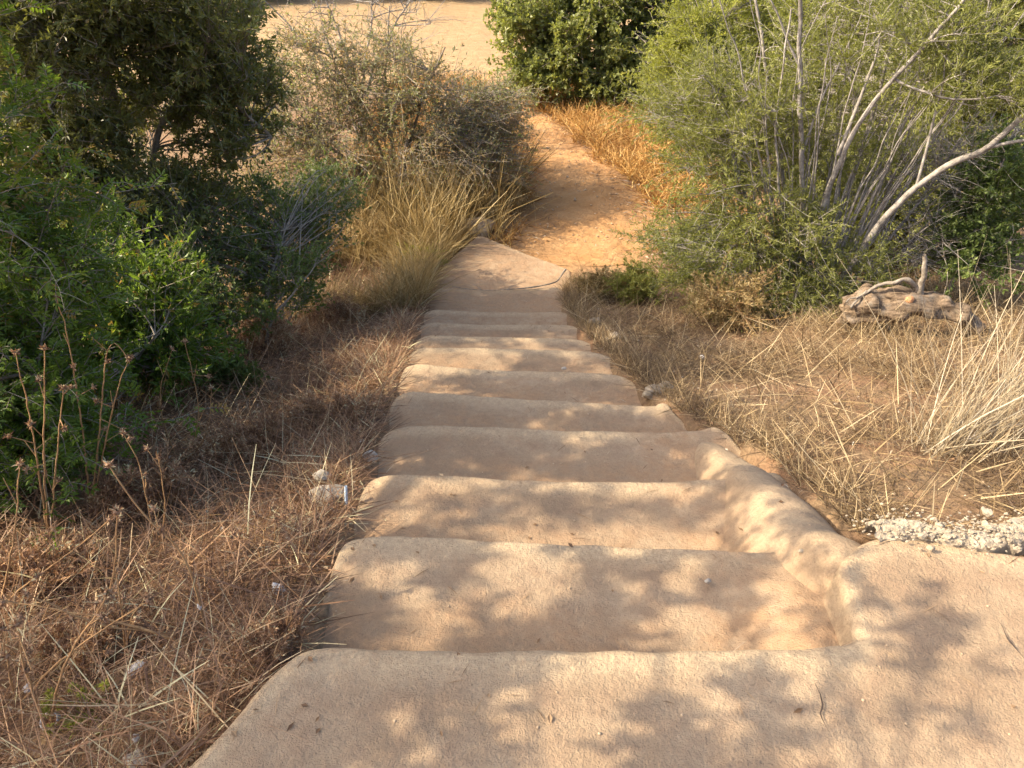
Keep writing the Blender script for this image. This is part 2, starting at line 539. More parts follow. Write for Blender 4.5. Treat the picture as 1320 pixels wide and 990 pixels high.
# landing with the flared right-hand wing
land = np.array([(-1.25, -.6), (-.98, .3), at(243, 985, 0)[:2], at(310, 905, 0)[:2], at(378, 832, 0)[:2] + (0, -.005),
                 NOSE[0][0, :2] + (.06, .004), *NOSE[0][1:4, :2], NOSE[0][4, :2] + (-.06, 0), NOSE[0][4, :2] + (.02, .01), at(1100, 805, 0)[:2], at(1091, 768, 0)[:2],
                 at(1080, 727, 0)[:2], at(1093, 703, 0)[:2], at(1120, 687, 0)[:2], at(1180, 684, 0)[:2], at(1260, 699, 0)[:2], at(1400, 720, 0)[:2], (2.3, 1.2), (2.7, .2), (2.8, -.6)])
land_back = np.array([(-1.2, -.75), (2.75, -.75)])
block('landing', land, land_back, lambda x, y: .006 * soft(x, y, 2, 40) - .012 * sstep(.8, 1.2, y), .5, rr=.03, rows=46,
      soil_shade=lambda x, y: .35 * vn2(x, y, 3, 41) * sstep(.2, .7, vn2(x, y, 1.5, 42)),
      batf=lambda q: .015 + .10 * sstep(.80, .9, q[:, 0]) * sstep(1.6, 1.4, q[:, 1]), label='broad top landing with a flared right wing')


def step_block(n):
    F = NOSE[n][:, :2]; B = NOSE[n - 1][:, :2]
    zn = -RISE * n; zp = zn + RISE
    fx = F[:, 0]; flare = n <= 4
    xl_b = B[0, 0]
    per = [np.array([B[0, 0] - .10, B[0, 1] - .02]), np.array([B[0, 0] - .03 + .25 * (F[0, 0] - B[0, 0]), B[0, 1] + .4 * (F[0, 1] - B[0, 1])]),
           F[0] + (-.005, -.05), F[0] + (.05, .0)]
    per += [F[1], F[2], F[3]]
    if flare:
        ro = xright
        yo = F[4, 1]
        per += [F[4] + (-.02, 0)]
        e = {1: .12, 2: .10, 3: .08, 4: .05}[n]
        per += [np.array([xright(yo + e * .5) - .06, yo + e * .5]), np.array([xright(yo + e) + .0, yo + e * .7]), np.array([xright(yo) + .03, yo - .08]),
                np.array([min(xright(B[4, 1]), 1.12) + .03, B[4, 1] + (.42 if n == 1 else .05)])]
    else:
        per += [F[4] + (-.05, .0), F[4] + (.03, -.06), np.array([F[4, 0] + .06, F[4, 1] - .25 * (F[4, 1] - B[4, 1])]), np.array([F[4, 0] + .09, B[4, 1] + .02])]
    per = np.array(per)
    w0 = {1: .60, 2: .62, 3: .64, 4: .70}.get(n, 9)
    amt = {1: .6, 2: .45, 3: .15, 4: 0}.get(n, 0)

    def ztop(x, y):
        yf = np.interp(x, F[:, 0], F[:, 1]); yb = np.interp(x, B[:, 0], B[:, 1])
        t = np.clip((y - yb) / (yf - yb), -.15, 1.25)
        tread = zn - .016 * np.sin(np.clip(t, 0, 1) * math.pi) ** 1 + .01 * (1 - t) + .007 * soft(x, y, 3, 50 + n)
        # worn hollow in the middle
        c = (x - (F[0, 0] + F[-1, 0]) / 2) / (F[-1, 0] - F[0, 0])
        tread = tread - .008 * np.exp(-(c / .25) ** 2) * t
        rampz = zp + .004 - (RISE - .004) * np.clip(t, 0, 1.2) + (-.03 if n == 1 else 0) * sstep(.5, 0, t) - .09 * sstep(1.0, 1.17, x) * (n <= 3)
        w = amt * sstep(w0, w0 + .27, x)
        z = tread * (1 - w) + rampz * w
        # left edge rounds off
        z = z - .02 * sstep(.12, 0, x - np.interp(y, LX_Y, LX_X))
        return z

    def soil_shade(x, y):
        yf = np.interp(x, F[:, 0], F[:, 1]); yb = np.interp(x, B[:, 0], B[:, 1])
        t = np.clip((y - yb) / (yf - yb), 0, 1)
        hid = {1: .33, 2: .38, 3: .42}.get(n, min(.45 + .02 * n, .6))  # pushes soil and painted corner shade out to the visible tread
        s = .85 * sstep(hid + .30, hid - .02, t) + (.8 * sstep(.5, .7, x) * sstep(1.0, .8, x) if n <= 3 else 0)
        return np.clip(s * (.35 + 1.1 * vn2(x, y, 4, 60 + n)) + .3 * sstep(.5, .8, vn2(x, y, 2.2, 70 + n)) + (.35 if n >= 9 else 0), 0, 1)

    back = np.stack([B[:, 0], B[:, 1] - .05], 1)
    if flare:
        back = np.vstack([back, [xright(B[4, 1]) + .02, B[4, 1] - .02]])
        if n == 1: back = np.array([*back[:5], [.95, 1.28], [1.16, 1.56]])
    block('step', per, back, ztop, .34, rr=.015, rows=34, soil_shade=soil_shade)


for n in range(1, 11):
    step_block(n)

# rounded kerb that flows from the landing wing down beside the first three steps
ky = np.linspace(1.27, 2.85, 90); ku = np.linspace(-1, 1, 44)
kc = np.interp(ky, [1.27, 1.5, 1.75, 2.3, 2.8, 3.12], [1.05, .985, .945, .925, .885, .80])
kz = np.interp(ky, [1.27, 1.5, 1.6, 1.78, 2.3, 2.8, 3.12], [-.05, -.045, -.062, -.130, -.352, -.60, -.78]) + .04 * (vn2(ky, ky * 0, 4.5, 150) - .4)
KY, KU = np.meshgrid(ky, ku, indexing='ij')
wl = np.interp(KY, [1.27, 1.5, 1.75, 2.3, 3.12], [.12, .24, .30, .27, .15]); wr = np.interp(KY, [1.27, 1.5, 1.8, 3.12], [.12, .24, .28, .2])
KX = kc[:, None] + np.where(KU < 0, KU * wl, KU * wr) + .02 * fbm2(KY, KU, 3, 151)
KZ = kz[:, None] - np.where(KU < 0, np.interp(KY, [1.27, 1.6], [.34, .29]) * (1 - np.cos(np.pi * np.abs(KU) ** 1.15)) / 2, .26 * np.abs(KU) ** 2.2) + .022 * fbm2(KX, KY, 5, 152)
mb = MB(); mb.grid(np.stack([KX, KY, KZ], -1), flip=False)
mb.build('kerb', M['concrete'], stairs, (0, 1.2, 0), True, {'soil_shade': np.clip(.75 * sstep(-.35, -.75, KU) * (.5 + vn2(KX, KY, 4, 153)), 0, 1).reshape(-1), 'worn': (.5 * sstep(.45, .1, np.abs(KU))).reshape(-1)})['label'] = 'rounded concrete kerb curving down from the landing'

# slab at the foot, ending in a point
B = NOSE[10][:, :2]
slab = np.array([B[0] + (-.16, -.05), (SLAB_L[0] - .05, SLAB_L[1] - .5), SLAB_L[:2] + (.0, -.05), TIP[:2] + (-.06, -.08), TIP[:2] + (.0, .0), TIP[:2] + (.10, -.05),
                 SLAB_R[:2] + (-.05, .02), SLAB_R[:2] + (.0, -.05), (B[4, 0] + .14, B[4, 1] + .1), (B[4, 0] + .10, B[4, 1] - .04)])
block('foot_slab', slab, np.stack([B[:, 0], B[:, 1] - .05], 1),
      lambda x, y: SLAB_Z + .012 * soft(x, y, 2, 80) + .04 * sstep(8.0, 8.6, y), .3, rr=.03, rows=34,
      soil_shade=lambda x, y: np.clip(.75 + .3 * soft(x, y, 3, 81), 0, 1), label='pointed slab dusted with orange soil at the foot')


# cracks in the concrete, thin dirt-filled grooves
def crack(pts, zf, w=.004):
    P = resample(np.array(pts), .012)
    P = P + (np.c_[vn2(P[:, 0], P[:, 1], 40, 90), vn2(P[:, 0], P[:, 1], 40, 91)] - .5) * .009
    z = zf(P[:, 0], P[:, 1])
    Q = np.c_[P, z][None]
    tan = unit(np.gradient(P, axis=0)); s = np.c_[-tan[:, 1], tan[:, 0], np.zeros(len(P))].mean(0); s = s / np.linalg.norm(s)
    W = w * (.35 + .9 * vn2(P[:, 0], P[:, 1], 25, 92)) * np.minimum(1, np.minimum(np.arange(len(P)), np.arange(len(P))[::-1]) / 6)
    mb = MB(); mb.ribbons(Q, W[None], s[None])
    mb.build('crack', M['crack'], stairs, (0, 1.2, 0))


lz = lambda x, y: np.full(len(x), .0) + .006 * soft(x, y, 2, 40) - .012 * sstep(.8, 1.2, y) + .008
for pl in ([(1048, 868), (1058, 895), (1060, 925), (1072, 950)], [(1283, 790), (1300, 825), (1330, 860)]):
    crack([at(a, b, 0)[:2] for a, b in pl], lz, .0024)

# ------------------------------------------------------------------ stones
def stone(name, label, cat, loc, size, mat, seed, flat=.7, group=None, detail=4, rough=.35, yaw=0):
    bm = bmesh.new(); bmesh.ops.create_icosphere(bm, subdivisions=detail, radius=1)
    V = np.array([v.co[:] for v in bm.verts])
    r = 1 + rough * (vnoise(V, 1.3, seed) - .5) * 2 + rough * .5 * (vnoise(V, 3.1, seed + 1) - .5) + rough * .25 * (vnoise(V, 8, seed + 2) - .5)
    V = V * r[:, None]
    # chipped facets
    rg = np.random.default_rng(seed)
    for _ in range(5):
        d = unit(rg.normal(size=3)); h = V @ d; lim = rg.uniform(.62, .85)
        V = V - np.maximum(h - lim, 0)[:, None] * d * .85
    V = V * np.array([1, .8, flat]) * size
    c, s = math.cos(yaw), math.sin(yaw)
    V = np.c_[V[:, 0] * c - V[:, 1] * s, V[:, 0] * s + V[:, 1] * c, V[:, 2]]
    for v, co in zip(bm.verts, V): v.co = co
    me = bpy.data.meshes.new(name); bm.to_mesh(me); bm.free(); me.materials.append(mat)
    me.polygons.foreach_set('use_smooth', np.ones(len(me.polygons), bool))
    o = bpy.data.objects.new(name, me); COL.objects.link(o); o.location = loc
    return tag(o, label, cat, group)


def at_ground(px, py, it=12):
    z = -.5
    for _ in range(it):
        q = at(px, py, z); z = .5 * z + .5 * gz(q[0], q[1])
    q = at(px, py, z)
    return np.array([q[0], q[1], gz(q[0], q[1])])


def put(px, py, up=0.0):
    q = at_ground(px, py); return (q[0], q[1], q[2] + up)


STN = 'stones lying beside the steps'
stone('rock', 'rounded pale rock with rubble on it left of the third step', 'rock', put(423, 646, .03), .07, M['palestone'], 3, .72, STN)
stone('rock', 'small grey stone perched on the pale rock left of the steps', 'rock', tuple(np.array(put(423, 640, .035)) + (-.03, .06, .02)), .036, M['greystone'], 5, .6, STN)
stone('rock', 'tan boulder half hidden in grass behind the pointed slab', 'rock', put(618, 299, .05), .21, M['brownstone'], 11, .75, STN)
stone('rock', 'knobbly white lump beside the right end of a middle step', 'rock', put(842, 506, .02), .058, M['whitelump'], 13, .75, STN, rough=.6)
stone('rock', 'small pale chip right behind the knobbly white lump', 'rock', put(858, 500, .015), .045, M['whitelump'], 14, .5, STN, rough=.5)
stone('rock', 'flat white stone in straw right of the upper middle steps', 'rock', put(793, 433, .02), .058, M['whitelump'], 17, .42, STN)
stone('rock', 'small pinkish white stone nearest the foot of the steps on the right', 'rock', put(767, 413, .02), .055, M['whitelump'], 19, .6, STN)
stone('rock', 'small grey stone in dry litter left of the fourth step', 'rock', put(478, 592, .02), .04, M['greystone'], 23, .6, STN)
stone('rock', 'pale half buried stone at the bottom left corner of the landing', 'rock', put(178, 985, .01), .035, M['palestone'], 29, .5, STN)
stone('pebble', 'dark pebble on the second step near the right shoulder', 'pebble', tuple(at(912, 752, -RISE) + (0, 0, .012)), .011, M['greystone'], 31, .7, 'pebbles on the concrete', 3)
stone('pebble', 'tiny white pebble on the concrete shoulder', 'pebble', tuple(at(1032, 712, -.10) + (0, 0, .006)), .009, M['whitelump'], 33, .7, 'pebbles on the concrete', 3)
stone('pebble', 'tiny brown pebble near the nosing of a shaded middle step', 'pebble', tuple(at(727, 478, -.9) + (0, 0, .02)), .016, M['greystone'], 37, .6, 'pebbles on the concrete', 3)

# crumbled white rubble along the edge of the landing wing: too many to count
mb = MB()
bm = bmesh.new(); bmesh.ops.create_icosphere(bm, subdivisions=1, radius=1)
SV = np.array([v.co[:] for v in bm.verts]); SF = np.array([[v.index for v in f.verts] for f in bm.faces]); bm.free()
rg = np.random.default_rng(5)
edge = np.array([at(a, b, 0)[:2] for a, b in ((1125, 682), (1180, 679), (1225, 690), (1265, 694), (1320, 680), (1380, 690), (1480, 730))])
er = resample(edge, .004)
for i in range(900):
    e = er[rg.integers(len(er))]
    q = e + rg.normal(size=2) * (.035, .035) + (0, .02) + ((.0, -.01) if rg.random() < .6 else (0, 0))
    if e[0] > 1.5 and rg.random() < .6: q = q + np.array([rg.uniform(-.05, .15), rg.uniform(-.12, .03)])
    s = rg.uniform(.002, .0055) * (1 if rg.random() < .9 else 2.6)
    V = SV * (1 + .9 * (rg.random((len(SV), 1)) - .5)) * s * np.array([1.2, .9, .7])
    zz = (.004 if q[1] < 1.6 and q[0] < 1.9 else 0) + rg.uniform(-.003, .012)
    mb.add(V + np.array([q[0], q[1], max(zz - .004, gz(q[0], q[1]) + .002)]), SF, rg.random())
g = mb.build('gravel', M['whitelump'], smooth=False)
tag(g, 'crumbled white rubble along the far edge of the landing', 'gravel', kind='stuff')

mb = MB()
for i in range(900):
    y = 8.6 + 17 * rg.random() ** 1.3; pc = np.interp(y, PATH[:, 1], PATH[:, 0]); w = np.interp(y, PATH[:, 1], PW) + max(0, y - 16) * .8
    x = pc + rg.normal() * w * .8 - max(0, y - 17) * .3
    s = rg.uniform(.005, .015) * (1 if rg.random() < .95 else 1.8)
    V = SV * (1 + .6 * (rg.random((len(SV), 1)) - .5)) * s * np.array([1, 1, .6])
    mb.add(V + np.array([x, y, gz(x, y) + .012]), SF, rg.random())
g = mb.build('pebbles', M['brownstone']); tag(g, 'loose tan pebbles and clods scattered on the path and the clearing', 'pebbles', kind='stuff')

# straw, leaf chips and grit blown onto the concrete
from mathutils.bvhtree import BVHTree
bpy.context.view_layer.update()
trees = []
for ch in stairs.children:
    if ch.name.split('.')[0] in ('landing', 'step', 'foot_slab', 'kerb'):
        trees.append(BVHTree.FromPolygons([tuple(v.co + Vector((0, 1.2, 0))) for v in ch.data.vertices], [tuple(p.vertices) for p in ch.data.polygons]))
def top(x, y):
    z = -9.0
    for t in trees:
        h = t.ray_cast(Vector((x, y, 1)), Vector((0, 0, -1)))
        if h[0] is not None: z = max(z, h[0].z)
    return z
P, D, NN, LL, WW = [], [], [], [], []
grit = MB(); lrg = np.random.default_rng(91)
for i in range(620):
    y = .95 + 7.2 * lrg.random() ** 1.4; xl, xr = xleft(np.array([y]))[0], min(xright(np.array([y]))[0], 1.5)
    u = lrg.random(); u = u ** 2.2 if lrg.random() < .6 else (1 - u ** 2.5 * .3 if lrg.random() < .5 else u)
    x = xl + .03 + u * (xr - xl - .06); z = top(x, y)
    if z < -5: continue
    if i % 3 == 0:
        sz = lrg.uniform(.0018, .0045); grit.add(SV * sz * np.array([1, 1, .7]) + (x, y, z + sz * .4), SF, lrg.random()); continue
    a = lrg.uniform(0, 6.28); st = lrg.random() < .6
    P.append((x, y, z + .004)); D.append((math.cos(a), math.sin(a), .02)); NN.append((lrg.normal() * .2, lrg.normal() * .2, 1)); LL.append(lrg.uniform(.03, .11) if st else lrg.uniform(.012, .03)); WW.append(lrg.uniform(.0018, .003) if st else lrg.uniform(.006, .013))
mb = MB(); mb.leaves(np.array(P), unit(np.array(D)), unit(np.array(NN)), np.array(LL), np.array(WW), lrg.random(len(P)), .08)
o = mb.build('leaf_litter', M['deadleaf']); tag(o, 'bits of straw and dry leaf lying on the concrete steps', 'leaf litter', kind='stuff')
o = grit.build('pebbles', M['brownstone']); tag(o, 'fine grit scattered on the concrete steps', 'pebbles', kind='stuff')

# crumbling mortar edge of the landing wing
ex = resample(edge, .006); en = unit(np.gradient(ex, axis=0)); en = np.stack([-en[:, 1], en[:, 0]], 1)
vv = np.linspace(-1, 1, 34); EX = ex[:, None, :] + en[:, None, :] * (vv[None, :, None] * .045 * (.5 + 1.1 * vn2(ex[:, 0], ex[:, 1], 9, 140))[:, None, None])
EX = EX + (np.stack([vn2(EX[..., 0], EX[..., 1], 40, 143), vn2(EX[..., 0], EX[..., 1], 40, 144)], -1) - .5) * .02
lump = np.abs(vn2(EX[..., 0], EX[..., 1], 45, 141) - .5) * 2 + .6 * np.abs(vn2(EX[..., 0], EX[..., 1], 110, 142) - .5)
EZ = -.018 + .016 * (vn2(EX[..., 0], EX[..., 1], 7, 145) - .4) + .012 * (1 - vv[None] ** 2) + .012 * lump * (1 - vv[None] ** 4) - .05 * sstep(.8, 1, np.abs(vv))[None]
mb = MB(); mb.grid(np.concatenate([EX, EZ[..., None]], -1), flip=True)
mb.build('crumbled_edge', M['whitelump'], stairs, (0, 1.2, 0), False)

# ------------------------------------------------------------------ grass and litter
def blades(mb, XY, h, lean, w, rng, tint, K=4, droop=.35, z0=None, azim=None, bend=1.0):
    N = len(XY)
    z = ground_z(XY[:, 0], XY[:, 1], False) if z0 is None else z0
    az = rng.uniform(0, 2 * np.pi, N) if azim is None else azim
    d = np.c_[np.cos(az) * np.sin(lean), np.sin(az) * np.sin(lean), np.cos(lean)]
    az2 = az + rng.normal(0, .8 * bend, N)
    dr = np.c_[np.cos(az2), np.sin(az2), -.6 * np.ones(N)]
    t = np.linspace(0, 1, K)
    P = np.c_[XY, z][:, None, :] + h[:, None, None] * (d[:, None, :] * t[:, None] + dr[:, None, :] * (droop * bend * t ** 2)[:, None] * rng.uniform(.2, 1, N)[:, None, None])
    gzp = ground_z(P[..., 0], P[..., 1], False)
    P[..., 2] = np.maximum(P[..., 2], gzp + .004)
    S = unit(np.cross(d, rng.normal(size=(N, 3))))
    W = w[:, None] * np.array([1, .9, .7, .25])[None, :] if K == 4 else w[:, None] * np.linspace(1, .25, K)[None, :]
    mb.ribbons(P, W * .5, S, tint)
    return P


CLEAR = [(put(px, py), r) for px, py, r in ((423, 646, .10), (361, 768, .05), (478, 592, .06), (842, 506, .09), (793, 433, .10), (767, 413, .09), (1254, 576, .07), (71, 938, .045), (178, 866, .05), (178, 985, .06), (618, 299, .22), (1170, 428, .12), (905, 462, .05))]


def scatter(n, x0, x1, y0, y1, rng, keep):
    x = rng.uniform(x0, x1, n); y = rng.uniform(y0, y1, n)
    k = keep(x, y, rng.random(n))
    for q, r in CLEAR:
        k &= ((x - q[0]) ** 2 + ((y - q[1] + .6 * r) / 1.3) ** 2 > r * r) | (rng.random(n) < .08)
    return np.c_[x[k], y[k]]


rg = np.random.default_rng(11)
# left bank: brown matted straw, lying
mb = MB()
XY = scatter(150000, -3.4, .1, .45, 8.6, rg, lambda x, y, r: (~in_stairs(x, y, .01)) & (x < xleft(y)) & (r < (-.05 + 1.25 * vn2(x, y, 2.5, 101)) * np.interp(y, [.4, 3, 8.6], [1, .75, .5])) & (x > -1.1 - .62 * y))
N = len(XY)
blades(mb, XY, rg.uniform(.05, .20, N), rg.uniform(.9, 1.55, N), rg.uniform(.0018, .0046, N), rg, np.clip(rg.normal(.38, .28, N) + .4 * (vn2(XY[:, 0], XY[:, 1], 2.2, 108) - .5), 0, 1), droop=.22, bend=.55, z0=ground_z(XY[:, 0], XY[:, 1], False) + rg.uniform(0, .05, N) ** 1.0)
XY = scatter(30000, -3.4, .1, .5, 8.6, rg, lambda x, y, r: (~in_stairs(x, y, .05)) & (x < xleft(y)) & (r < sstep(.35, .7, vn2(x, y, 1.8, 103))) & (x > -1.1 - .62 * y))
N = len(XY)
blades(mb, XY, rg.uniform(.10, .38, N), np.abs(rg.normal(.5, .35, N)), rg.uniform(.0012, .0026, N), rg, np.clip(rg.normal(.5, .25, N), 0, 1), droop=.45)
XY = scatter(9000, -3.4, .1, .45, 7.5, rg, lambda x, y, r: (~in_stairs(x, y, .03)) & (x < xleft(y)) & (r < .2 + .8 * vn2(x, y, 2.1, 104)) & (x > -1.1 - .62 * y))
N = len(XY)
blades(mb, XY, rg.uniform(.06, .36, N), rg.uniform(.4, 1.5, N), rg.uniform(.0025, .0058, N), rg, np.clip(rg.normal(.66, .27, N), 0, 1), droop=.2, bend=.8, z0=ground_z(XY[:, 0], XY[:, 1], False) + rg.uniform(0, .06, N))
# dead weeds piled along the edge of the steps
yy = rg.uniform(.75, 6.8, 6800); yy = yy[vn2(yy, yy * 0, 2.6, 119) > .45]; XY = np.c_[xleft(yy) - .07 - np.abs(rg.normal(.06, .09, len(yy))), yy]; N = len(XY)
blades(mb, XY, rg.uniform(.05, .22, N), np.abs(rg.normal(.95, .4, N)), rg.uniform(.0018, .004, N), rg, np.clip(rg.normal(.6, .25, N), 0, 1), droop=.3, bend=.6)
o = mb.build('dry_grass', M['thatch']); tag(o, 'matted brown straw and dead stems covering the bank left of the steps', 'dry grass', kind='stuff')

# dead leaves and chips in the left litter
mb = MB()
XY = scatter(22000, -3.2, .0, .45, 6.5, rg, lambda x, y, r: (~in_stairs(x, y, -.02)) & (x < xleft(y)) & (r < .25 + .9 * vn2(x, y, 3, 107)) & (x > -1.1 - .62 * y))
N = len(XY); az = rg.uniform(0, 6.28, N)
d = unit(np.c_[np.cos(az), np.sin(az), rg.normal(0, .25, N)]); nn = unit(np.c_[rg.normal(0, .5, (N, 2)), np.ones(N)])
mb.leaves(np.c_[XY, ground_z(XY[:, 0], XY[:, 1], False) + rg.uniform(.01, .05, N)], d, nn, rg.uniform(.008, .032, N), rg.uniform(.005, .015, N), rg.random(N), .25)
nL = N
XY = scatter(9000, .6, 4.5, 1.6, 6.5, rg, lambda x, y, r: (~in_stairs(x, y, .0)) & (x > xright(y)) & (r < .15 + .8 * vn2(x, y, 2, 117)) & (x < .8 + .62 * (y + 1)))
N = len(XY); az = rg.uniform(0, 6.28, N)
d = unit(np.c_[np.cos(az), np.sin(az), rg.normal(0, .25, N)]); nn = unit(np.c_[rg.normal(0, .5, (N, 2)), np.ones(N)])
mb.leaves(np.c_[XY, ground_z(XY[:, 0], XY[:, 1], False) + rg.uniform(.01, .04, N)], d, nn, rg.uniform(.008, .03, N), rg.uniform(.005, .014, N), rg.random(N), .25)
XY = scatter(5200, -.6, 3.2, 7.9, 17.0, rg, lambda x, y, r: (~in_stairs(x, y, .0)) & (path_amount(x, y) > .15) & (r < sstep(.35, .95, np.abs(x - np.interp(y, PATH[:, 1], PATH[:, 0])) / np.interp(y, PATH[:, 1], PW) + .4 * vn2(x, y, 2, 160))))
N = len(XY); az = rg.uniform(0, 6.28, N)
d = unit(np.c_[np.cos(az), np.sin(az), rg.normal(0, .15, N)]); nn = unit(np.c_[rg.normal(0, .3, (N, 2)), np.ones(N)])
mb.leaves(np.c_[XY, ground_z(XY[:, 0], XY[:, 1], False) + .03], d, nn, rg.uniform(.03, .16, N), rg.uniform(.006, .016, N), rg.random(N), .1)
o = mb.build('leaf_litter', M['deadleaf']); tag(o, 'curled brown dead leaves and chips strewn over the straw on both banks', 'leaf litter', kind='stuff')

# right bank: golden straw
mb = MB()
XY = scatter(170000, .3, 5.2, 1.5, 9.0, rg, lambda x, y, r: (~in_stairs(x, y, .02)) & (x > xright(y)) & (r < (-.25 + 1.35 * vn2(x, y, 2.6, 111)) * np.interp(y, [1.5, 4, 9], [1, .8, .5])) & (x < .8 + .62 * (y + 1)) & ~((y > 7.4) & (path_amount(x, y) > .2)))
N = len(XY)
blades(mb, XY, rg.uniform(.05, .17, N), rg.uniform(.6, 1.5, N), rg.uniform(.0014, .0040, N), rg, np.clip(rg.normal(.34, .30, N) + .35 * (vn2(XY[:, 0], XY[:, 1], 1.7, 118) - .5), 0, 1), droop=.3, bend=.6, z0=ground_z(XY[:, 0], XY[:, 1], False) + rg.uniform(0, .03, N))
XY = scatter(24000, .3, 5.2, 1.7, 9.0, rg, lambda x, y, r: (~in_stairs(x, y, .08)) & (x > xright(y)) & (r < sstep(.3, .75, vn2(x, y, 1.5, 113))) & (x < .8 + .62 * (y + 1)) & ~((y > 7.4) & (path_amount(x, y) > .1)))
N = len(XY)
blades(mb, XY, rg.uniform(.06, .24, N), np.abs(rg.normal(.7, .4, N)), rg.uniform(.0012, .0028, N), rg, np.clip(rg.normal(.45, .28, N), 0, 1), droop=.5)
XY = scatter(7000, .3, 5.0, 1.6, 8.0, rg, lambda x, y, r: (~in_stairs(x, y, .05)) & (x > xright(y)) & (r < .2 + .8 * vn2(x, y, 2.1, 114)) & (x < .8 + .62 * (y + 1)) & ~((y > 7.4) & (path_amount(x, y) > .2)))
N = len(XY)
blades(mb, XY, rg.uniform(.06, .36, N), rg.uniform(.4, 1.5, N), rg.uniform(.003, .006, N), rg, np.clip(rg.normal(.6, .3, N), 0, 1), droop=.1, bend=.3, z0=ground_z(XY[:, 0], XY[:, 1], False) + rg.uniform(0, .05, N))
yy = rg.uniform(1.75, 7.2, 3600); XY = np.c_[xright(yy) + np.abs(rg.normal(.07, .09, 3600)), yy]; N = len(XY)
blades(mb, XY, rg.uniform(.05, .2, N), np.abs(rg.normal(.7, .4, N)), rg.uniform(.0018, .004, N), rg, np.clip(rg.normal(.45, .3, N), 0, 1), droop=.3, bend=.6)
o = mb.build('dry_grass', M['straw']); tag(o, 'golden straw and short dry grass on the bank right of the steps', 'dry grass', kind='stuff')

# path verges: orange-gold tufted grass
mb = MB()
def verge(x, y, r):
    pc = np.interp(y, PATH[:, 1], PATH[:, 0]); w = np.interp(y, PATH[:, 1], PW)
    d = np.abs(x - pc)
    return (path_amount(x, y) < .3 + .6 * (vn2(x, y, 2.3, 122) > .62)) & (clear_amount(x, y) < .35) & (r < (.3 + 1.1 * vn2(x, y, 1.6, 121)) * sstep(3.8, 1.4, d - w) * sstep(3.4, 2.4, x))
XY = scatter(80000, -2.6, 5.0, 8.3, 17.5, rg, verge); N = len(XY)
blades(mb, XY, rg.uniform(.12, .42, N) * (.6 + .8 * vn2(XY[:, 0], XY[:, 1], 1.6, 121)), np.abs(rg.normal(.6, .4, N)), rg.uniform(.007, .014, N), rg, np.clip(rg.normal(.5, .3, N), 0, 1), droop=.6)
o = mb.build('dry_grass', M['golden']); tag(o, 'orange gold dry grass edging the dirt path', 'dry grass', kind='stuff')

# tall grass stands in front of the grey bush
mb = MB()
def tallk(x, y, r):
    e = np.minimum(((x + 1.2) / 1.5) ** 2 + ((y - 9.0) / 1.1) ** 2, ((x + .3) / .6) ** 2 + ((y - 9.9) / 1.2) ** 2)
    return (r < sstep(1.15, .6, e) * (-.1 + 1.3 * vn2(x, y, 3.0, 132))) & (path_amount(x, y) < .3) & ~in_stairs(x, y, .1)
XY = scatter(36000, -2.9, .8, 7.4, 11.2, rg, tallk); N = len(XY)
blades(mb, XY, rg.uniform(.2, .7, N) + .6 * (rg.random(N) < .25), np.abs(rg.normal(.33, .25, N)), rg.uniform(.005, .012, N), rg, np.clip(rg.normal(.45, .33, N), 0, 1), droop=.35)
XY = scatter(26000, -3.4, -.4, 6.2, 8.4, rg, lambda x, y, r: (x < xleft(y) - .05) & (r < sstep(.35, .7, vn2(x, y, 1.3, 131)))); N = len(XY)
blades(mb, XY, rg.uniform(.2, .65, N), np.abs(rg.normal(.35, .25, N)), rg.uniform(.0035, .0075, N), rg, np.clip(rg.normal(.5, .25, N), 0, 1), droop=.5)
o = mb.build('dry_grass', M['tallgrass']); tag(o, 'tall tan grass standing in front of the grey bush left of the slab', 'dry grass', kind='stuff')

# ------------------------------------------------------------------ trees and bushes
def bez(a, b, K, rng, sag=.12, up=.0):
    N = len(a); L = np.linalg.norm(b - a, axis=1)[:, None]
    m = (a + b) / 2 + rng.normal(size=(N, 3)) * L * sag + np.array([0, 0, 1]) * L * up
    t = np.linspace(0, 1, K)[None, :, None]
    return a[:, None] * (1 - t) ** 2 + 2 * m[:, None] * t * (1 - t) + b[:, None] * t ** 2


def spline(pts, step=.06):
    P = chaikin(np.array(pts, float), 3)
    d = np.r_[0, np.cumsum(np.linalg.norm(np.diff(P, axis=0), axis=1))]
    s = np.linspace(0, d[-1], max(int(d[-1] / step), 6))
    return np.stack([np.interp(s, d, P[:, k]) for k in range(3)], 1)


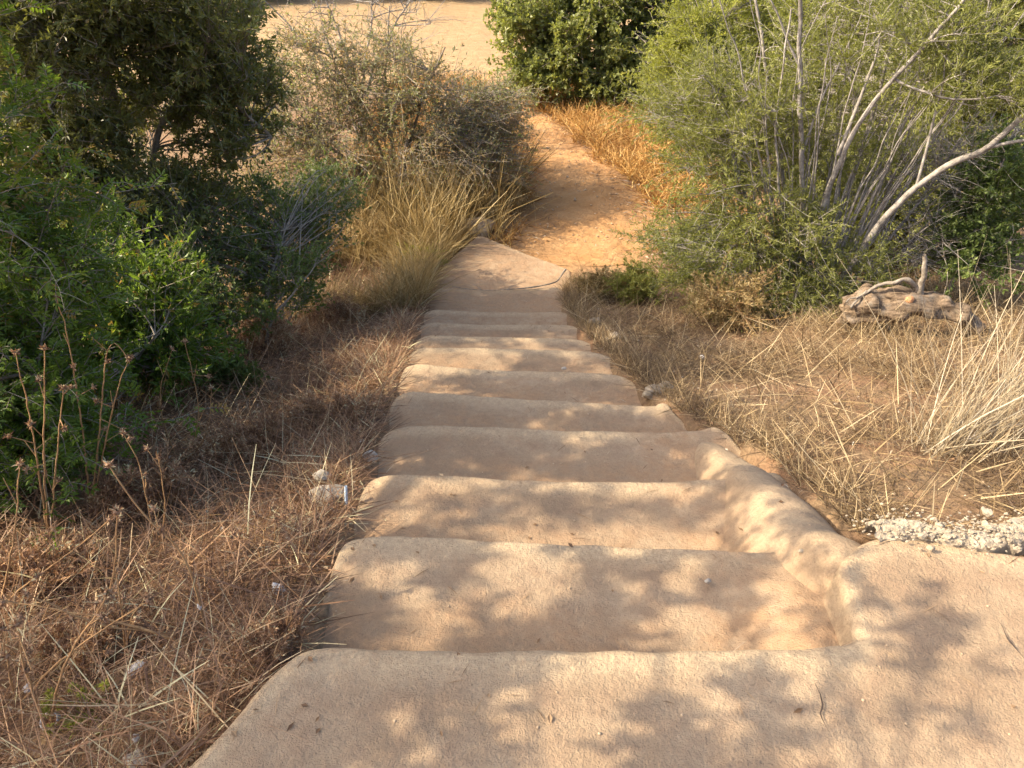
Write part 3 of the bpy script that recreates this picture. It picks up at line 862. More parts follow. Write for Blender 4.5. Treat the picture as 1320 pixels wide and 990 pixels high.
def plant(name, label, cat, base, limbs, blobs, leaf, lmat, bmat, seed, group=None, trunk_name='trunk', crown_name='crown', twig_r=.003, sec_r=.008, up=.05, floor=True):
    """limbs: (points, r0, r1); blobs: (centre, radii, clusters, tips per cluster, spread); leaf: dict"""
    rng = np.random.default_rng(seed)
    base = np.asarray(base, float)
    root = thing(name, label, cat, base, group)
    wood = MB(); twigs = MB(); fol = MB()
    nodes = []
    for pts, r0, r1 in limbs:
        P = spline(pts); K = len(P)
        P = P + (np.stack([vnoise(P, 5, seed), vnoise(P, 5, seed + 1), vnoise(P, 5, seed + 2)], 1) - .5) * .05 * np.linspace(0, 1, K)[:, None]
        R = np.linspace(r0, r1, K) * (1 + .25 * (vnoise(P, 14, seed + 3) - .5))
        wood.tubes(P[None], R[None], 8)
        nodes.append(P)
    nodes = np.concatenate(nodes)
    cl, nt, sp = [], [], []
    for c, r, k, tips, spread in blobs:
        q = unit(rng.normal(size=(k, 3))) * (rng.random((k, 1)) ** .42)
        cl.append(np.asarray(c) + q * np.asarray(r)); nt += [tips] * k; sp += [spread] * k
    cl = np.concatenate(cl); nt = np.array(nt); sp = np.array(sp)
    if floor: cl[:, 2] = np.maximum(cl[:, 2], ground_z(cl[:, 0], cl[:, 1], False) + .06)
    D = np.linalg.norm(cl[:, None] - nodes[None], axis=2) + 1.2 * np.maximum(nodes[None, :, 2] - cl[:, None, 2], 0)
    D = D * rng.uniform(.8, 1.25, D.shape)
    st = nodes[np.argmin(D, 1)]
    SB = bez(st, cl, 7, rng, .12, up)
    wood.tubes(SB, np.linspace(1, .45, 7)[None] * sec_r * rng.uniform(.6, 1.2, (len(cl), 1)), 5)
    ci = np.repeat(np.arange(len(cl)), nt)
    N = len(ci)
    ti = rng.integers(3, 7, N)
    a = SB[ci, ti]
    out = unit(cl - base)[ci]
    b = cl[ci] + rng.normal(size=(N, 3)) * sp[ci][:, None] * leaf.get('aniso', np.array([1, 1, .9])) + out * sp[ci][:, None] * .5
    b[:, 2] = np.maximum(b[:, 2], ground_z(b[:, 0], b[:, 1], False) + .03)
    TW = bez(a, b, 5, rng, .12, leaf.get('tup', .05))
    twigs.tubes(TW, np.linspace(1, .4, 5)[None] * twig_r * rng.uniform(.6, 1.2, (N, 1)), 3)
    m = leaf['per']
    # leaf attachments
    t = rng.uniform(leaf.get('t0', .25), 1, (N, m))
    k = np.minimum((t * 4).astype(int), 3); f = (t * 4 - k)[..., None]
    ii = np.arange(N)[:, None]
    p = (TW[ii, k] * (1 - f) + TW[ii, k + 1] * f).reshape(-1, 3)
    td = unit(TW[ii, k + 1] - TW[ii, k]).reshape(-1, 3)
    Q = len(p)
    rd = unit(rng.normal(size=(Q, 3)))
    d = unit(td * leaf.get('along', .6) + rd * 1.0 + np.array([0, 0, leaf.get('lift', .1)]))
    ctint = np.repeat(np.repeat(rng.normal(0, .14, len(cl)), nt), m)
    tint = np.clip(rng.normal(.5, .2, Q) + ctint, 0, 1)
    if leaf['kind'] == 'pinnate':
        pr = leaf['pairs']; rl = rng.uniform(.7, 1.2, Q) * leaf['rachis']
        droop = np.array([0, 0, -1.0])
        rachis = np.stack([p, p + d * rl[:, None] * .5, p + d * rl[:, None] + droop * rl[:, None] * .15], 1)
        twigs.tubes(rachis, np.full((Q, 3), .0011), 3)
        s = unit(np.cross(d, unit(rng.normal(size=(Q, 3)) * .5 + np.array([0, 0, 1])))); nn = np.cross(s, d)
        for j in range(pr):
            u = .25 + .75 * j / (pr - 1)
            q = p + d * (rl * u)[:, None] + droop * (rl * .15 * u * u)[:, None]
            for sg in (-1, 1):
                ld = unit(d * .55 + s * sg + nn * rng.normal(.05, .15, (Q, 1)))
                fol.leaves(q, ld, nn + rng.normal(0, .15, (Q, 3)), leaf['L'] * rng.uniform(.75, 1.15, Q), leaf['W'] * rng.uniform(.8, 1.2, Q), np.clip(tint + rng.normal(0, .06, Q), 0, 1))
        q = p + d * rl[:, None] + droop * (rl * .15)[:, None]
        fol.leaves(q, d, nn, leaf['L'], leaf['W'], tint)
    else:
        nn = unit(rng.normal(size=(Q, 3)) + np.array([0, 0, leaf.get('nup', .6)]))
        fol.leaves(p, d, nn, leaf['L'] * rng.uniform(.6, 1.25, Q), leaf['W'] * rng.uniform(.7, 1.25, Q), tint, leaf.get('curl', .12))
    wood.build(trunk_name, bmat, root, base, True)
    tw = twigs.build('twigs', bmat, None, base)
    tw.location = (0, 0, 0); tw.parent = root
    cr = fol.build(crown_name, lmat, root, base)
    return root


def A(px, py, y): return aty(px, py, y)


def G(x, y, dz=0.0): return np.array([x, y, gz(x, y) + dz])


LB = lambda x, y, pts: [G(x, y, -.08)] + [np.array(q) for q in pts]

# 1. pinnate-leaved mastic close on the left
b = G(-2.35, 2.75)
plant('mastic_tree', 'bright green mastic tree with feathery leaves filling the left edge', 'tree', b,
      [(LB(-2.35, 2.75, [(-2.3, 2.7, .1), (-2.2, 2.6, .9), (-2.25, 2.6, 1.7)]), .05, .015), (LB(-2.35, 2.75, [(-2.5, 3.0, .2), (-2.6, 3.2, 1.0), (-2.5, 3.4, 1.9)]), .045, .015),
       (LB(-2.35, 2.75, [(-2.0, 2.6, -.2), (-1.85, 2.4, .1)]), .03, .012), (LB(-2.35, 2.75, [(-2.9, 2.7, .2), (-3.3, 2.6, 1.0)]), .04, .012)],
      [((-2.3, 2.75, .3), (.62, .6, .62), 60, 9, .16), ((-2.4, 2.9, 1.25), (.75, .8, .6), 30, 9, .12), ((-2.15, 2.55, -.35), (.48, .45, .32), 34, 9, .13), ((-3.1, 2.7, .7), (.6, .7, .8), 26, 8, .18)],
      dict(kind='pinnate', per=9, pairs=4, rachis=.078, L=.034, W=.0125, along=.8, lift=.05), M['mastic'], M['bark'], 101)

# 2. dark evergreen with arching branches behind it
b = G(-3.1, 5.9)
plant('evergreen_tree', 'dark evergreen tree with arching bare limbs behind the bright mastic', 'tree', b,
      [(LB(-3.1, 5.9, [(-3.1, 5.9, -.9), (-3.0, 5.8, 0), (-2.9, 5.7, 1.2), (-2.9, 5.6, 2.2)]), .075, .025), (LB(-3.1, 5.9, [(-3.0, 5.9, -.7), (-2.75, 5.9, .1), (-2.3, 6.0, .35), (-1.95, 6.1, -.1)]), .045, .012),
       (LB(-3.1, 5.9, [(-3.3, 5.8, -.6), (-3.8, 5.6, .5), (-4.1, 5.5, 1.5)]), .05, .015), (LB(-3.1, 5.9, [(-2.8, 5.6, -.9), (-2.4, 5.3, -.75), (-2.0, 5.1, -.85)]), .03, .01)],
      [(A(265, 50, 6.0), (.55, .7, .55), 66, 13, .11), (A(100, 70, 5.6), (.62, .7, .65), 70, 13, .12), (A(200, -10, 5.8), (.9, .8, .4), 56, 13, .12), (A(290, 150, 6.1), (.42, .5, .42), 46, 12, .11), (A(110, 230, 5.2), (.6, .5, .5), 64, 13, .12),
       (A(215, 260, 5.6), (.55, .5, .28), 44, 11, .11), ((-3.0, 4.6, 1.7), (1.3, 1.1, .5), 26, 16, .11), (A(60, 320, 4.8), (.5, .5, .4), 44, 12, .12), (A(165, 150, 6.6), (.7, .6, .5), 30, 11, .11), (A(20, 60, 5.0), (.5, .6, .7), 40, 12, .12)],
      dict(kind='simple', per=15, L=.052, W=.019, along=.5, lift=.1), M['dark'], M['bark'], 102)

# 3. low dark shrubs under it
b = G(-1.95, 4.9)
plant('dark_shrub', 'low dark green shrub spreading over the straw under the evergreen tree', 'shrub', b,
      [(LB(-1.95, 4.9, [(-1.8, 4.9, -1.1), (-1.6, 5.0, -.9)]), .02, .006), (LB(-1.95, 4.9, [(-2.1, 4.7, -1.1), (-2.4, 4.5, -.8)]), .02, .006), (LB(-1.95, 4.9, [(-1.9, 5.2, -1.0), (-1.8, 5.6, -.7)]), .02, .006)],
      [(A(330, 345, 5.3), (.5, .5, .22), 40, 11, .10), (A(220, 340, 5.0), (.6, .5, .28), 44, 12, .11), (A(400, 290, 6.4), (.36, .5, .2), 24, 11, .10), (A(270, 415, 4.7), (.5, .4, .18), 32, 10, .09), (A(375, 350, 5.9), (.5, .5, .16), 30, 10, .09), (A(160, 300, 5.2), (.6, .5, .35), 36, 11, .11), (A(415, 255, 7.0), (.4, .5, .28), 34, 10, .10), (A(310, 270, 6.0), (.5, .5, .3), 40, 11, .11), (A(200, 390, 4.6), (.5, .4, .25), 36, 10, .1)],
      dict(kind='simple', per=12, L=.042, W=.016, along=.5), M['darkshrub'], M['bark'], 103, trunk_name='stem', twig_r=.002, sec_r=.005)
b = G(-2.35, 3.75)
plant('leafy_shrub', 'leafy green shrub at the foot of the mastic behind the dead stalks', 'shrub', b,
      [(LB(-2.35, 3.75, [(-2.2, 3.7, -.7), (-2.0, 3.6, -.5)]), .02, .006), (LB(-2.35, 3.75, [(-2.5, 3.8, -.6), (-2.7, 3.8, -.3)]), .02, .006)],
      [(A(110, 400, 3.9), (.6, .5, .36), 64, 12, .13), (A(30, 470, 3.4), (.4, .4, .4), 44, 12, .12), (A(190, 450, 3.9), (.42, .35, .22), 40, 11, .1), (A(20, 590, 2.75), (.25, .3, .2), 30, 11, .09)],
      dict(kind='simple', per=17, L=.05, W=.018, along=.6), M['mastic'], M['bark'], 104, trunk_name='stem', twig_r=.002, sec_r=.005)
b = G(-1.72, 3.6)

# 4. grey bush mid left
b = G(-1.5, 9.7)
plant('grey_bush', 'sparse grey green bush of fine twigs above the tall grass left of the path', 'bush', b,
      [(LB(-1.5, 9.7, [(-1.4, 9.6, -1.4), (-1.1, 9.5, -.6), (-.8, 9.4, .0)]), .03, .008), (LB(-1.5, 9.7, [(-1.7, 9.8, -1.3), (-2.1, 9.8, -.5), (-2.3, 9.8, .2)]), .03, .008),
       (LB(-1.5, 9.7, [(-1.3, 9.9, -1.4), (-.7, 10.0, -.9), (-.1, 10.1, -.55)]), .025, .008), (LB(-1.5, 9.7, [(-1.6, 9.9, -1.2), (-1.6, 10.0, -.3), (-1.5, 10.1, .35)]), .028, .008),
       (LB(-1.5, 9.7, [(-2.0, 9.5, -1.4), (-2.8, 9.4, -.8), (-3.2, 9.4, -.2)]), .028, .008)],
      [(A(520, 130, 9.5), (.95, .7, .55), 90, 12, .17), (A(400, 120, 9.6), (.9, .7, .65), 84, 12, .18), (A(620, 160, 9.9), (.62, .6, .5), 56, 12, .14), (A(500, 210, 9.2), (1.5, .7, .5), 80, 11, .17), (A(370, 200, 9.0), (.7, .6, .6), 50, 11, .17), (A(640, 215, 9.8), (.5, .6, .4), 40, 11, .14), (A(650, 150, 10.6), (.4, .6, .4), 34, 11, .13), (A(450, 60, 9.8), (.9, .6, .3), 24, 11, .18), (A(612, 150, 11.3), (.6, .6, .55), 40, 11, .15)],
      dict(kind='simple', per=7, L=.052, W=.017, along=.7, lift=.2), M['grey'], M['deadwood'], 105, trunk_name='stem', twig_r=.0035, sec_r=.007, up=.12)

# 5. bare twiggy shrub behind it
b = G(-2.5, 12.6)
plant('bare_shrub', 'leafless pale grey shrub with spreading branches at the edge of the clearing', 'shrub', b,
      [(LB(-2.5, 12.6, [(-2.5, 12.5, -1.2), (-2.6, 12.4, -.3), (-2.9, 12.3, .5)]), .03, .006), (LB(-2.5, 12.6, [(-2.3, 12.5, -1.0), (-1.8, 12.4, -.2), (-1.2, 12.3, .5)]), .026, .006),
       (LB(-2.5, 12.6, [(-2.4, 12.6, -1.0), (-2.1, 12.6, .0), (-2.1, 12.6, .9)]), .026, .006), (LB(-2.5, 12.6, [(-2.8, 12.7, -1.0), (-3.5, 12.7, -.2), (-4.0, 12.6, .4)]), .026, .006)],
      [((-2.2, 12.5, .0), (1.4, .8, .8), 46, 7, .25)],
      dict(kind='simple', per=1, L=.03, W=.01), M['grey'], M['palebark'], 106, trunk_name='stem', twig_r=.005, sec_r=.009)

# 6. carob, round glossy leaves, right of the path
b = G(2.0, 16.2)
plant('carob_bush', 'bright green bush with rounded leaves at the bend of the path', 'bush', b,
      [(LB(2.0, 16.2, [(1.9, 16.2, -1.2), (1.4, 16.1, -.3), (1.2, 16.0, .6)]), .06, .015), (LB(2.0, 16.2, [(2.2, 16.2, -1.0), (2.9, 16.2, .2), (3.2, 16.2, 1.2)]), .06, .015), (LB(2.0, 16.2, [(1.6, 16.0, -1.6), (.7, 15.9, -1.1)]), .04, .012)],
      [(A(725, 45, 15.6), (1.25, 1.1, .95), 66, 11, .19), (A(830, 50, 15.8), (1.4, 1.2, 1.1), 70, 11, .19), (A(695, 92, 15.2), (.8, .7, .5), 40, 11, .17), (A(880, 95, 14.6), (.9, .7, .7), 50, 11, .19), (A(660, 25, 15.4), (.5, .6, .4), 18, 10, .18), (A(800, 110, 15.2), (1.0, .7, .55), 60, 11, .22), (A(760, -30, 16), (1.7, 1.2, .8), 70, 11, .26), (A(930, 30, 15.5), (1.2, 1.0, 1.2), 70, 12, .25), (A(990, -10, 15.0), (1.2, .9, 1.0), 50, 12, .25)],
      dict(kind='simple', per=16, L=.085, W=.058, along=.4, lift=.2), M['carob'], M['bark'], 107, trunk_name='stem', twig_r=.006, sec_r=.015)

# 7. yellow-green bush between carob and the pale-stemmed tree
b = G(3.4, 11.2)
plant('feathery_bush', 'yellow green feathery bush between the carob and the pale stemmed tree', 'bush', b,
      [(LB(3.4, 11.2, [(3.3, 11.1, -1.2), (2.9, 11.0, -.4), (2.6, 10.9, .4)]), .04, .01), (LB(3.4, 11.2, [(3.6, 11.2, -1.0), (3.9, 11.2, .2), (4.0, 11.2, 1.1)]), .04, .01), (LB(3.4, 11.2, [(3.2, 11.3, -1.0), (3.2, 11.4, .2), (3.1, 11.4, 1.2)]), .04, .01)],
      [(A(885, 110, 10.8), (.75, .7, .7), 80, 13, .17), (A(950, 60, 11.2), (1.1, .8, .9), 90, 13, .2), (A(930, 150, 10.8), (1.0, .7, .6), 80, 12, .18), (A(1050, 100, 11.2), (1.1, .8, 1.1), 90, 13, .2), (A(1150, 80, 11.0), (1.1, .8, 1.2), 80, 13, .2), (A(1230, 130, 9.6), (1.0, .7, .7), 60, 12, .19), (A(1310, 60, 9.2), (.9, .7, .8), 50, 12, .19), (A(1060, 200, 10.2), (.9, .7, .6), 50, 12, .18)],
      dict(kind='simple', per=27, L=.06, W=.014, along=.9, lift=.25), M['yellowgreen'], M['palebark'], 108, trunk_name='stem', twig_r=.004, sec_r=.008)

# 8. pale multi-stemmed tree, right
b = G(2.55, 5.85)
trg = np.random.default_rng(77)
thin = []
for k in range(46):
    tx, ty = trg.uniform(900, 1330), trg.uniform(-60, 190); yy = trg.uniform(5.4, 6.4)
    bx, by = 1030 + (tx - 1030) * .22 + trg.normal() * 14, 375 + trg.normal() * 15
    thin.append(([A(bx, by, 5.8), A(bx + (tx - bx) * .3 + trg.normal() * 12, by + (ty - by) * .38, 5.8 + (yy - 5.8) * .4), A(bx + (tx - bx) * .68 + trg.normal() * 16, by + (ty - by) * .72, 5.8 + (yy - 5.8) * .75), A(tx, ty, yy)], trg.uniform(.007, .012), .0025))
plant('pale_stemmed_tree', 'wispy olive green tree with several pale grey stems right of the steps', 'tree', b,
      [([G(2.5, 5.85, -.1), A(1038, 380, 5.8), A(1036, 300, 5.75), A(1032, 180, 5.75), A(1033, 60, 5.8), A(1026, -60, 5.8)], .027, .013),
       ([G(2.5, 5.85, -.1), A(1040, 340, 5.8), A(1080, 200, 5.6), A(1140, 110, 5.5), A(1200, 55, 5.4), A(1240, 0, 5.3), A(1270, -60, 5.3)], .028, .010),
       ([G(2.65, 5.85, -.1), A(1080, 370, 5.7), A(1150, 265, 5.5), A(1215, 215, 5.4), A(1275, 190, 5.3), A(1330, 140, 5.2), A(1400, 120, 5.2)], .034, .015),
       ([G(2.45, 5.9, -.1), A(1020, 330, 6.0), A(1005, 180, 6.2), A(985, 80, 6.3), A(970, -20, 6.4)], .026, .010),
       ([G(2.6, 5.95, -.1), A(1065, 320, 6.0), A(1110, 200, 6.1), A(1150, 60, 6.2), A(1165, -40, 6.2)], .026, .010),
       ([G(2.4, 5.9, -.1), A(1000, 350, 5.9), A(960, 260, 5.9), A(935, 150, 6.0), A(915, 60, 6.1)], .022, .007),
       ([G(2.55, 5.9, -.1), A(1050, 300, 6.1), A(1075, 200, 6.2), A(1090, 90, 6.3), A(1105, 0, 6.4)], .018, .007),
       ([G(2.45, 5.9, -.1), A(1010, 290, 5.7), A(998, 180, 5.7), A(1010, 90, 5.7), A(1018, 10, 5.8)], .016, .006),
       ([G(2.6, 5.9, -.1), A(1090, 330, 5.9), A(1150, 200, 5.9), A(1185, 120, 5.9), A(1225, 60, 5.9), A(1260, 40, 5.9)], .018, .006),
       ([A(1180, 245, 5.45), A(1200, 170, 5.5), A(1215, 100, 5.5), A(1230, 30, 5.5)], .012, .004),
       ([A(1150, 100, 5.5), A(1180, 118, 5.4), A(1230, 128, 5.3), A(1290, 120, 5.2)], .010, .005),
       ([A(1034, 200, 5.75), A(1060, 120, 5.8), A(1095, 60, 5.9), A(1120, -10, 6.0)], .012, .004),
       ([A(1033, 90, 5.8), A(1010, 40, 5.8), A(985, -20, 5.8)], .010, .004),
       ([A(1275, 190, 5.3), A(1300, 183, 5.25), A(1340, 178, 5.2)], .014, .009),
       ([A(1080, 200, 5.6), A(1100, 150, 5.6), A(1130, 70, 5.7), A(1140, 20, 5.7)], .016, .006)] + thin,
      [(A(925, 165, 6.0), (.66, .6, .55), 60, 12, .15), (A(1000, 110, 6.3), (.7, .6, .65), 46, 11, .16), (A(955, 295, 5.6), (.7, .55, .42), 52, 11, .14), (A(905, 365, 5.6), (.4, .4, .24), 24, 10, .11), (A(860, 320, 6.2), (.3, .4, .2), 12, 9, .11),
       (A(1010, 330, 5.5), (.55, .45, .35), 28, 10, .14), (A(1130, 60, 6.2), (.7, .6, .6), 40, 10, .17), (A(1060, 230, 6.3), (.65, .5, .5), 36, 10, .15), (A(1250, 60, 5.4), (.55, .5, .35), 26, 9, .13), (A(1290, 110, 5.3), (.35, .4, .2), 18, 10, .1), (A(1080, 360, 5.5), (.5, .4, .3), 34, 10, .12), (A(1180, 20, 5.8), (.7, .5, .4), 34, 10, .14), (A(1100, 160, 6.0), (.6, .5, .5), 28, 9, .14), (A(985, 400, 5.3), (.6, .35, .16), 20, 9, .1)],
      dict(kind='simple', per=20, L=.044, W=.0085, along=.9, lift=.15), M['wispy'], M['palebark'], 109, twig_r=.002, sec_r=.005)

# 9. dark thicket at the right edge
b = G(5.2, 8.2)
plant('evergreen_bush', 'dense dark green bush at the right edge behind the pale branches', 'bush', b,
      [(LB(5.2, 8.2, [(5.1, 8.1, -.8), (4.9, 8.0, .4), (4.8, 7.9, 1.3)]), .05, .015), (LB(5.2, 8.2, [(5.5, 8.2, -.8), (6.2, 8.2, .4)]), .05, .015)],
      [((4.9, 8.2, .4), (1.1, .9, 1.0), 80, 12, .2), ((4.9, 8.0, -.8), (1.1, .9, .6), 60, 11, .2), (A(1150, 250, 7.8), (.8, .6, .45), 44, 11, .16), (A(1090, 290, 7.6), (.6, .5, .35), 30, 11, .15), (A(1230, 280, 7.4), (.7, .5, .4), 36, 11, .15), ((6.2, 8.2, .3), (1.2, 1.0, 1.2), 50, 11, .22), ((5.2, 8.2, 1.6), (1.4, 1.0, .6), 44, 11, .22)],
      dict(kind='simple', per=26, L=.062, W=.024, along=.5), M['wispy'], M['bark'], 110, trunk_name='stem', twig_r=.003, sec_r=.008)
b = G(3.9, 6.0)
plant('green_shrub', 'small leafy green shrub at the right edge below the long pale branch', 'shrub', b,
      [(LB(3.9, 6.0, [(3.9, 5.9, -.7), (3.9, 5.9, -.2)]), .02, .006)],
      [((4.0, 6.0, -.55), (.5, .4, .5), 44, 11, .12), ((3.95, 5.8, -1.0), (.45, .4, .25), 26, 10, .11)],
      dict(kind='simple', per=22, L=.045, W=.022, along=.5), M['darkshrub'], M['bark'], 111, trunk_name='stem', twig_r=.002, sec_r=.005)

# 10. dead brush behind the long branch
b = G(3.15, 6.4)
plant('dead_brush', 'tangle of dead grey twigs behind the long pale branch', 'brush', b,
      [([G(3.1, 6.4, -.05), A(1110, 330, 6.2), A(1150, 230, 6.2), A(1180, 150, 6.2)], .02, .005), ([G(3.2, 6.4, -.05), A(1160, 330, 6.2), A(1240, 240, 6.1), A(1310, 170, 6.1)], .02, .005), ([G(3.1, 6.4, -.05), A(1130, 330, 6.2), A(1200, 240, 6.1), A(1270, 130, 6.1)], .02, .005)],
      [(A(1170, 235, 6.2), (.6, .4, .42), 60, 8, .17), (A(1240, 200, 6.2), (.55, .4, .4), 40, 8, .17), (A(1200, 320, 5.9), (.6, .4, .28), 36, 8, .16)],
      dict(kind='simple', per=1, L=.03, W=.006), M['straw'], M['palebark'], 112, trunk_name='stem', twig_r=.0026, sec_r=.005)

# 11. small dry bushes along the right side of the steps
def drybush(base, label, r, seed, mat, n=26, L=.03, W=.008, nm='dry_bush'):
    b = np.array(base)
    plant(nm, label, 'bush', b, [([b + (0, 0, -.04), b + (.02, 0, r * .4), b + (.05, .02, r * .9)], .008, .003), ([b + (0, 0, -.04), b + (-.05, 0, r * .4), b + (-.12, -.02, r * .8)], .008, .003)],
          [(b + (0, 0, r * .6), (r, r * .8, r * .6), n, 10, r * .32)], dict(kind='simple', per=20, L=L * 1.15, W=W * 1.2, along=.8), mat, M['stalk'], seed, trunk_name='stem', twig_r=.0019, sec_r=.0032)


drybush(at_ground(772, 380), 'small sunlit tan bush beside the right end of the lowest step', .2, 121, M['tallgrass'], 34)
drybush(at_ground(822, 385), 'wiry olive bush just right of the sunlit tan bush by the steps', .26, 122, M['wispy'], 40, .035, .007)
drybush(at_ground(915, 350) + (0, .3, 0), 'dense green bush under the wispy tree beside the dirt path', .36, 123, M['darkshrub'], 50, .034, .014, 'green_bush')
drybush(at_ground(935, 420), 'low brown bush at the foot of the wispy tree facing the steps', .33, 124, M['tallgrass'], 30, .03, .006)
drybush(at_ground(548, 345), 'small green sprig of a bush touching the left edge of the lowest step', .22, 125, M['yellowgreen'], 22, .03, .008, 'green_bush')
drybush(at_ground(500, 330), 'brown twiggy bush in the tall grass left of the lowest step', .4, 126, M['tallgrass'], 36, .03, .006)
drybush(at_ground(300, 500), 'small dark green tuft in the straw on the left bank', .16, 127, M['darkshrub'], 20, .03, .012, 'green_bush')

# tall tree up the bank on the left, its crown over the bank shades the top steps
b = G(-4.3, .5)
plant('shade_tree', 'tall open crowned tree standing outside the left edge and shading the steps', 'tree', b,
      [([b + (0, 0, -.2), b + (.1, 0, 1.4), b + (1.2, -.1, 2.1), b + (2.4, -.2, 2.4)], .12, .03), ([b + (.1, 0, 1.3), b + (.5, .8, 2.2), b + (.8, 2.4, 2.8)], .07, .02), ([b + (.1, 0, 1.3), b + (-.5, 0, 3.0), b + (-.6, .1, 4.0)], .08, .02)],
      [((-2.4, .85, 2.0), (1.3, .8, .3), 34, 8, .06), ((-3.2, 2.1, 2.4), (1.15, .8, .4), 24, 9, .07), ((-3.7, 4.2, 2.35), (1.0, 1.0, .4), 24, 10, .08), ((-6.3, .3, 3.6), (1.2, 1.2, .7), 30, 10, .2)],
      dict(kind='simple', per=11, L=.085, W=.036, along=.5), M['dark'], M['bark'], 115)

drybush(at_ground(392, 345), 'tangled brown dead bush between the dark shrub and the upper steps', .34, 141, M['thatch'], 40, .035, .006)
drybush(at_ground(432, 420), 'low tangle of brown twigs close to the left edge of the middle steps', .24, 142, M['thatch'], 28, .03, .005)
drybush(at_ground(340, 455), 'brown twiggy tangle in front of the low dark shrub', .26, 143, M['thatch'], 30, .03, .005)
drybush(at_ground(455, 330), 'brown dead bush at the left end of the tall tan grass', .36, 144, M['tallgrass'], 36, .035, .006)
drybush(at_ground(200, 660), 'dead brown weed tangle in the shade below the leafy shrub', .17, 145, M['thatch'], 26, .024, .0045)
drybush(at_ground(70, 760), 'dead weed tangle near the left edge among the dry stalks', .16, 146, M['thatch'], 24, .022, .0045)

drybush(at_ground(458, 545), 'brown weed tangle at the left end of the shaded middle steps', .12, 147, M['thatch'], 20, .02, .004)
drybush(at_ground(395, 560), 'dead reddish weed tangle just above the pale rock left of the steps', .16, 148, M['thatch'], 24, .022, .004)
drybush(at_ground(330, 590), 'dead reddish weed tangle in the middle of the left bank', .19, 149, M['thatch'], 28, .022, .004)
drybush(at_ground(352, 845), 'small brown weed tangle against the left corner of the landing', .08, 150, M['thatch'], 16, .014, .003)
drybush(at_ground(120, 845), 'brown weed tangle over the bottom left straw', .12, 151, M['thatch'], 20, .018, .0035)
drybush(at_ground(565, 275), 'straw coloured dead bush in the tall grass beside the boulder', .42, 152, M['tallgrass'], 40, .04, .008)
drybush(at_ground(645, 268), 'straw coloured dead bush leaning over the left edge of the path', .36, 153, M['tallgrass'], 34, .04, .008)
drybush(at_ground(480, 268), 'tan dead bush under the left half of the grey bush', .48, 154, M['tallgrass'], 44, .04, .008)

# far trees that close off the clearing
FT = 'trees beyond the clearing'
for i, (x, y, s, lb) in enumerate([(-9.5, 31, 1.0, 'round dark tree beyond the clearing at the top left'), (-3.5, 31.5, 1.1, 'dark tree beyond the middle of the clearing'),
                                   (2.0, 31, 1.0, 'dark tree beyond the clearing behind the carob'), (9.0, 27, 1.2, 'tall green tree behind the right hand thicket'),
                                   (-16, 29, 1.2, 'broad tree on the far left side of the clearing'), (7.5, 18.5, .9, 'green tree between carob and right edge thicket')]):
    b = G(x, y)
    c = b + (0, 0, 2.0 * s)
    plant('broadleaf_tree', lb, 'tree', b, [([b + (0, 0, -.2), b + (.1, 0, 1.0), b + (.1, .1, 2.6 * s)], .14, .05), ([b + (0, 0, .4), b + (.8, 0, 1.4), b + (1.4, .1, 2.4 * s)], .08, .03), ([b + (0, 0, .4), b + (-.8, 0, 1.4), b + (-1.4, .1, 2.4 * s)], .08, .03)],
          [(c, (2.3 * s, 1.8 * s, 1.5 * s), 120, 9, .35), (c + (0, 0, -1.2 * s), (2.2 * s, 1.6 * s, .8 * s), 60, 9, .33), (c + (.4, 0, 1.4 * s), (1.5 * s, 1.4 * s, .8 * s), 50, 9, .33)],
          dict(kind='simple', per=9, L=.15, W=.085, along=.4), M['carob'] if i in (3, 5) else M['darkshrub'], M['bark'], 130 + i, FT, twig_r=.008, sec_r=.02)

# ------------------------------------------------------------------ pale reed tussock, right
def tussock(px, py, label, n, h0, h1, seed, lean_az, mat, wid=(.003, .006), rad=.10, name='grass_tussock'):
    rg = np.random.default_rng(seed); q = at_ground(px, py)
    root = thing(name, label, 'grass', q)
    mb = MB()
    XY = q[:2] + rg.normal(size=(n, 2)) * rad
    az = lean_az + rg.normal(0, 1.0, n)
    blades(mb, XY, rg.uniform(h0, h1, n), np.abs(rg.normal(.38, .26, n)), rg.uniform(*wid, n), rg, np.clip(rg.normal(.55, .25, n), 0, 1), K=7, droop=.28, azim=az)
    mb.build('blades', mat, root, q)
    return root


tussock(1232, 585, 'tall pale straw tussock at the right edge of the bank', 170, .35, 1.05, 201, .45, M['pale'])
tussock(1310, 560, 'second pale tussock leaning out of the right edge', 100, .3, .9, 202, 1.0, M['pale'])
tussock(620, 285, 'tan grass clump with seed heads behind the boulder by the slab', 260, .4, .9, 203, 2.0, M['tallgrass'], (.004, .007), .22)
tussock(1150, 452, 'short tan grass tuft in front of the dead log', 160, .12, .38, 205, 1.5, M['straw'], (.002, .004), .2)
tussock(330, 265, 'sunlit tan grass clump between the evergreen tree and grey bush', 300, .35, .95, 204, 1.2, M['tallgrass'], (.004, .007), .3)

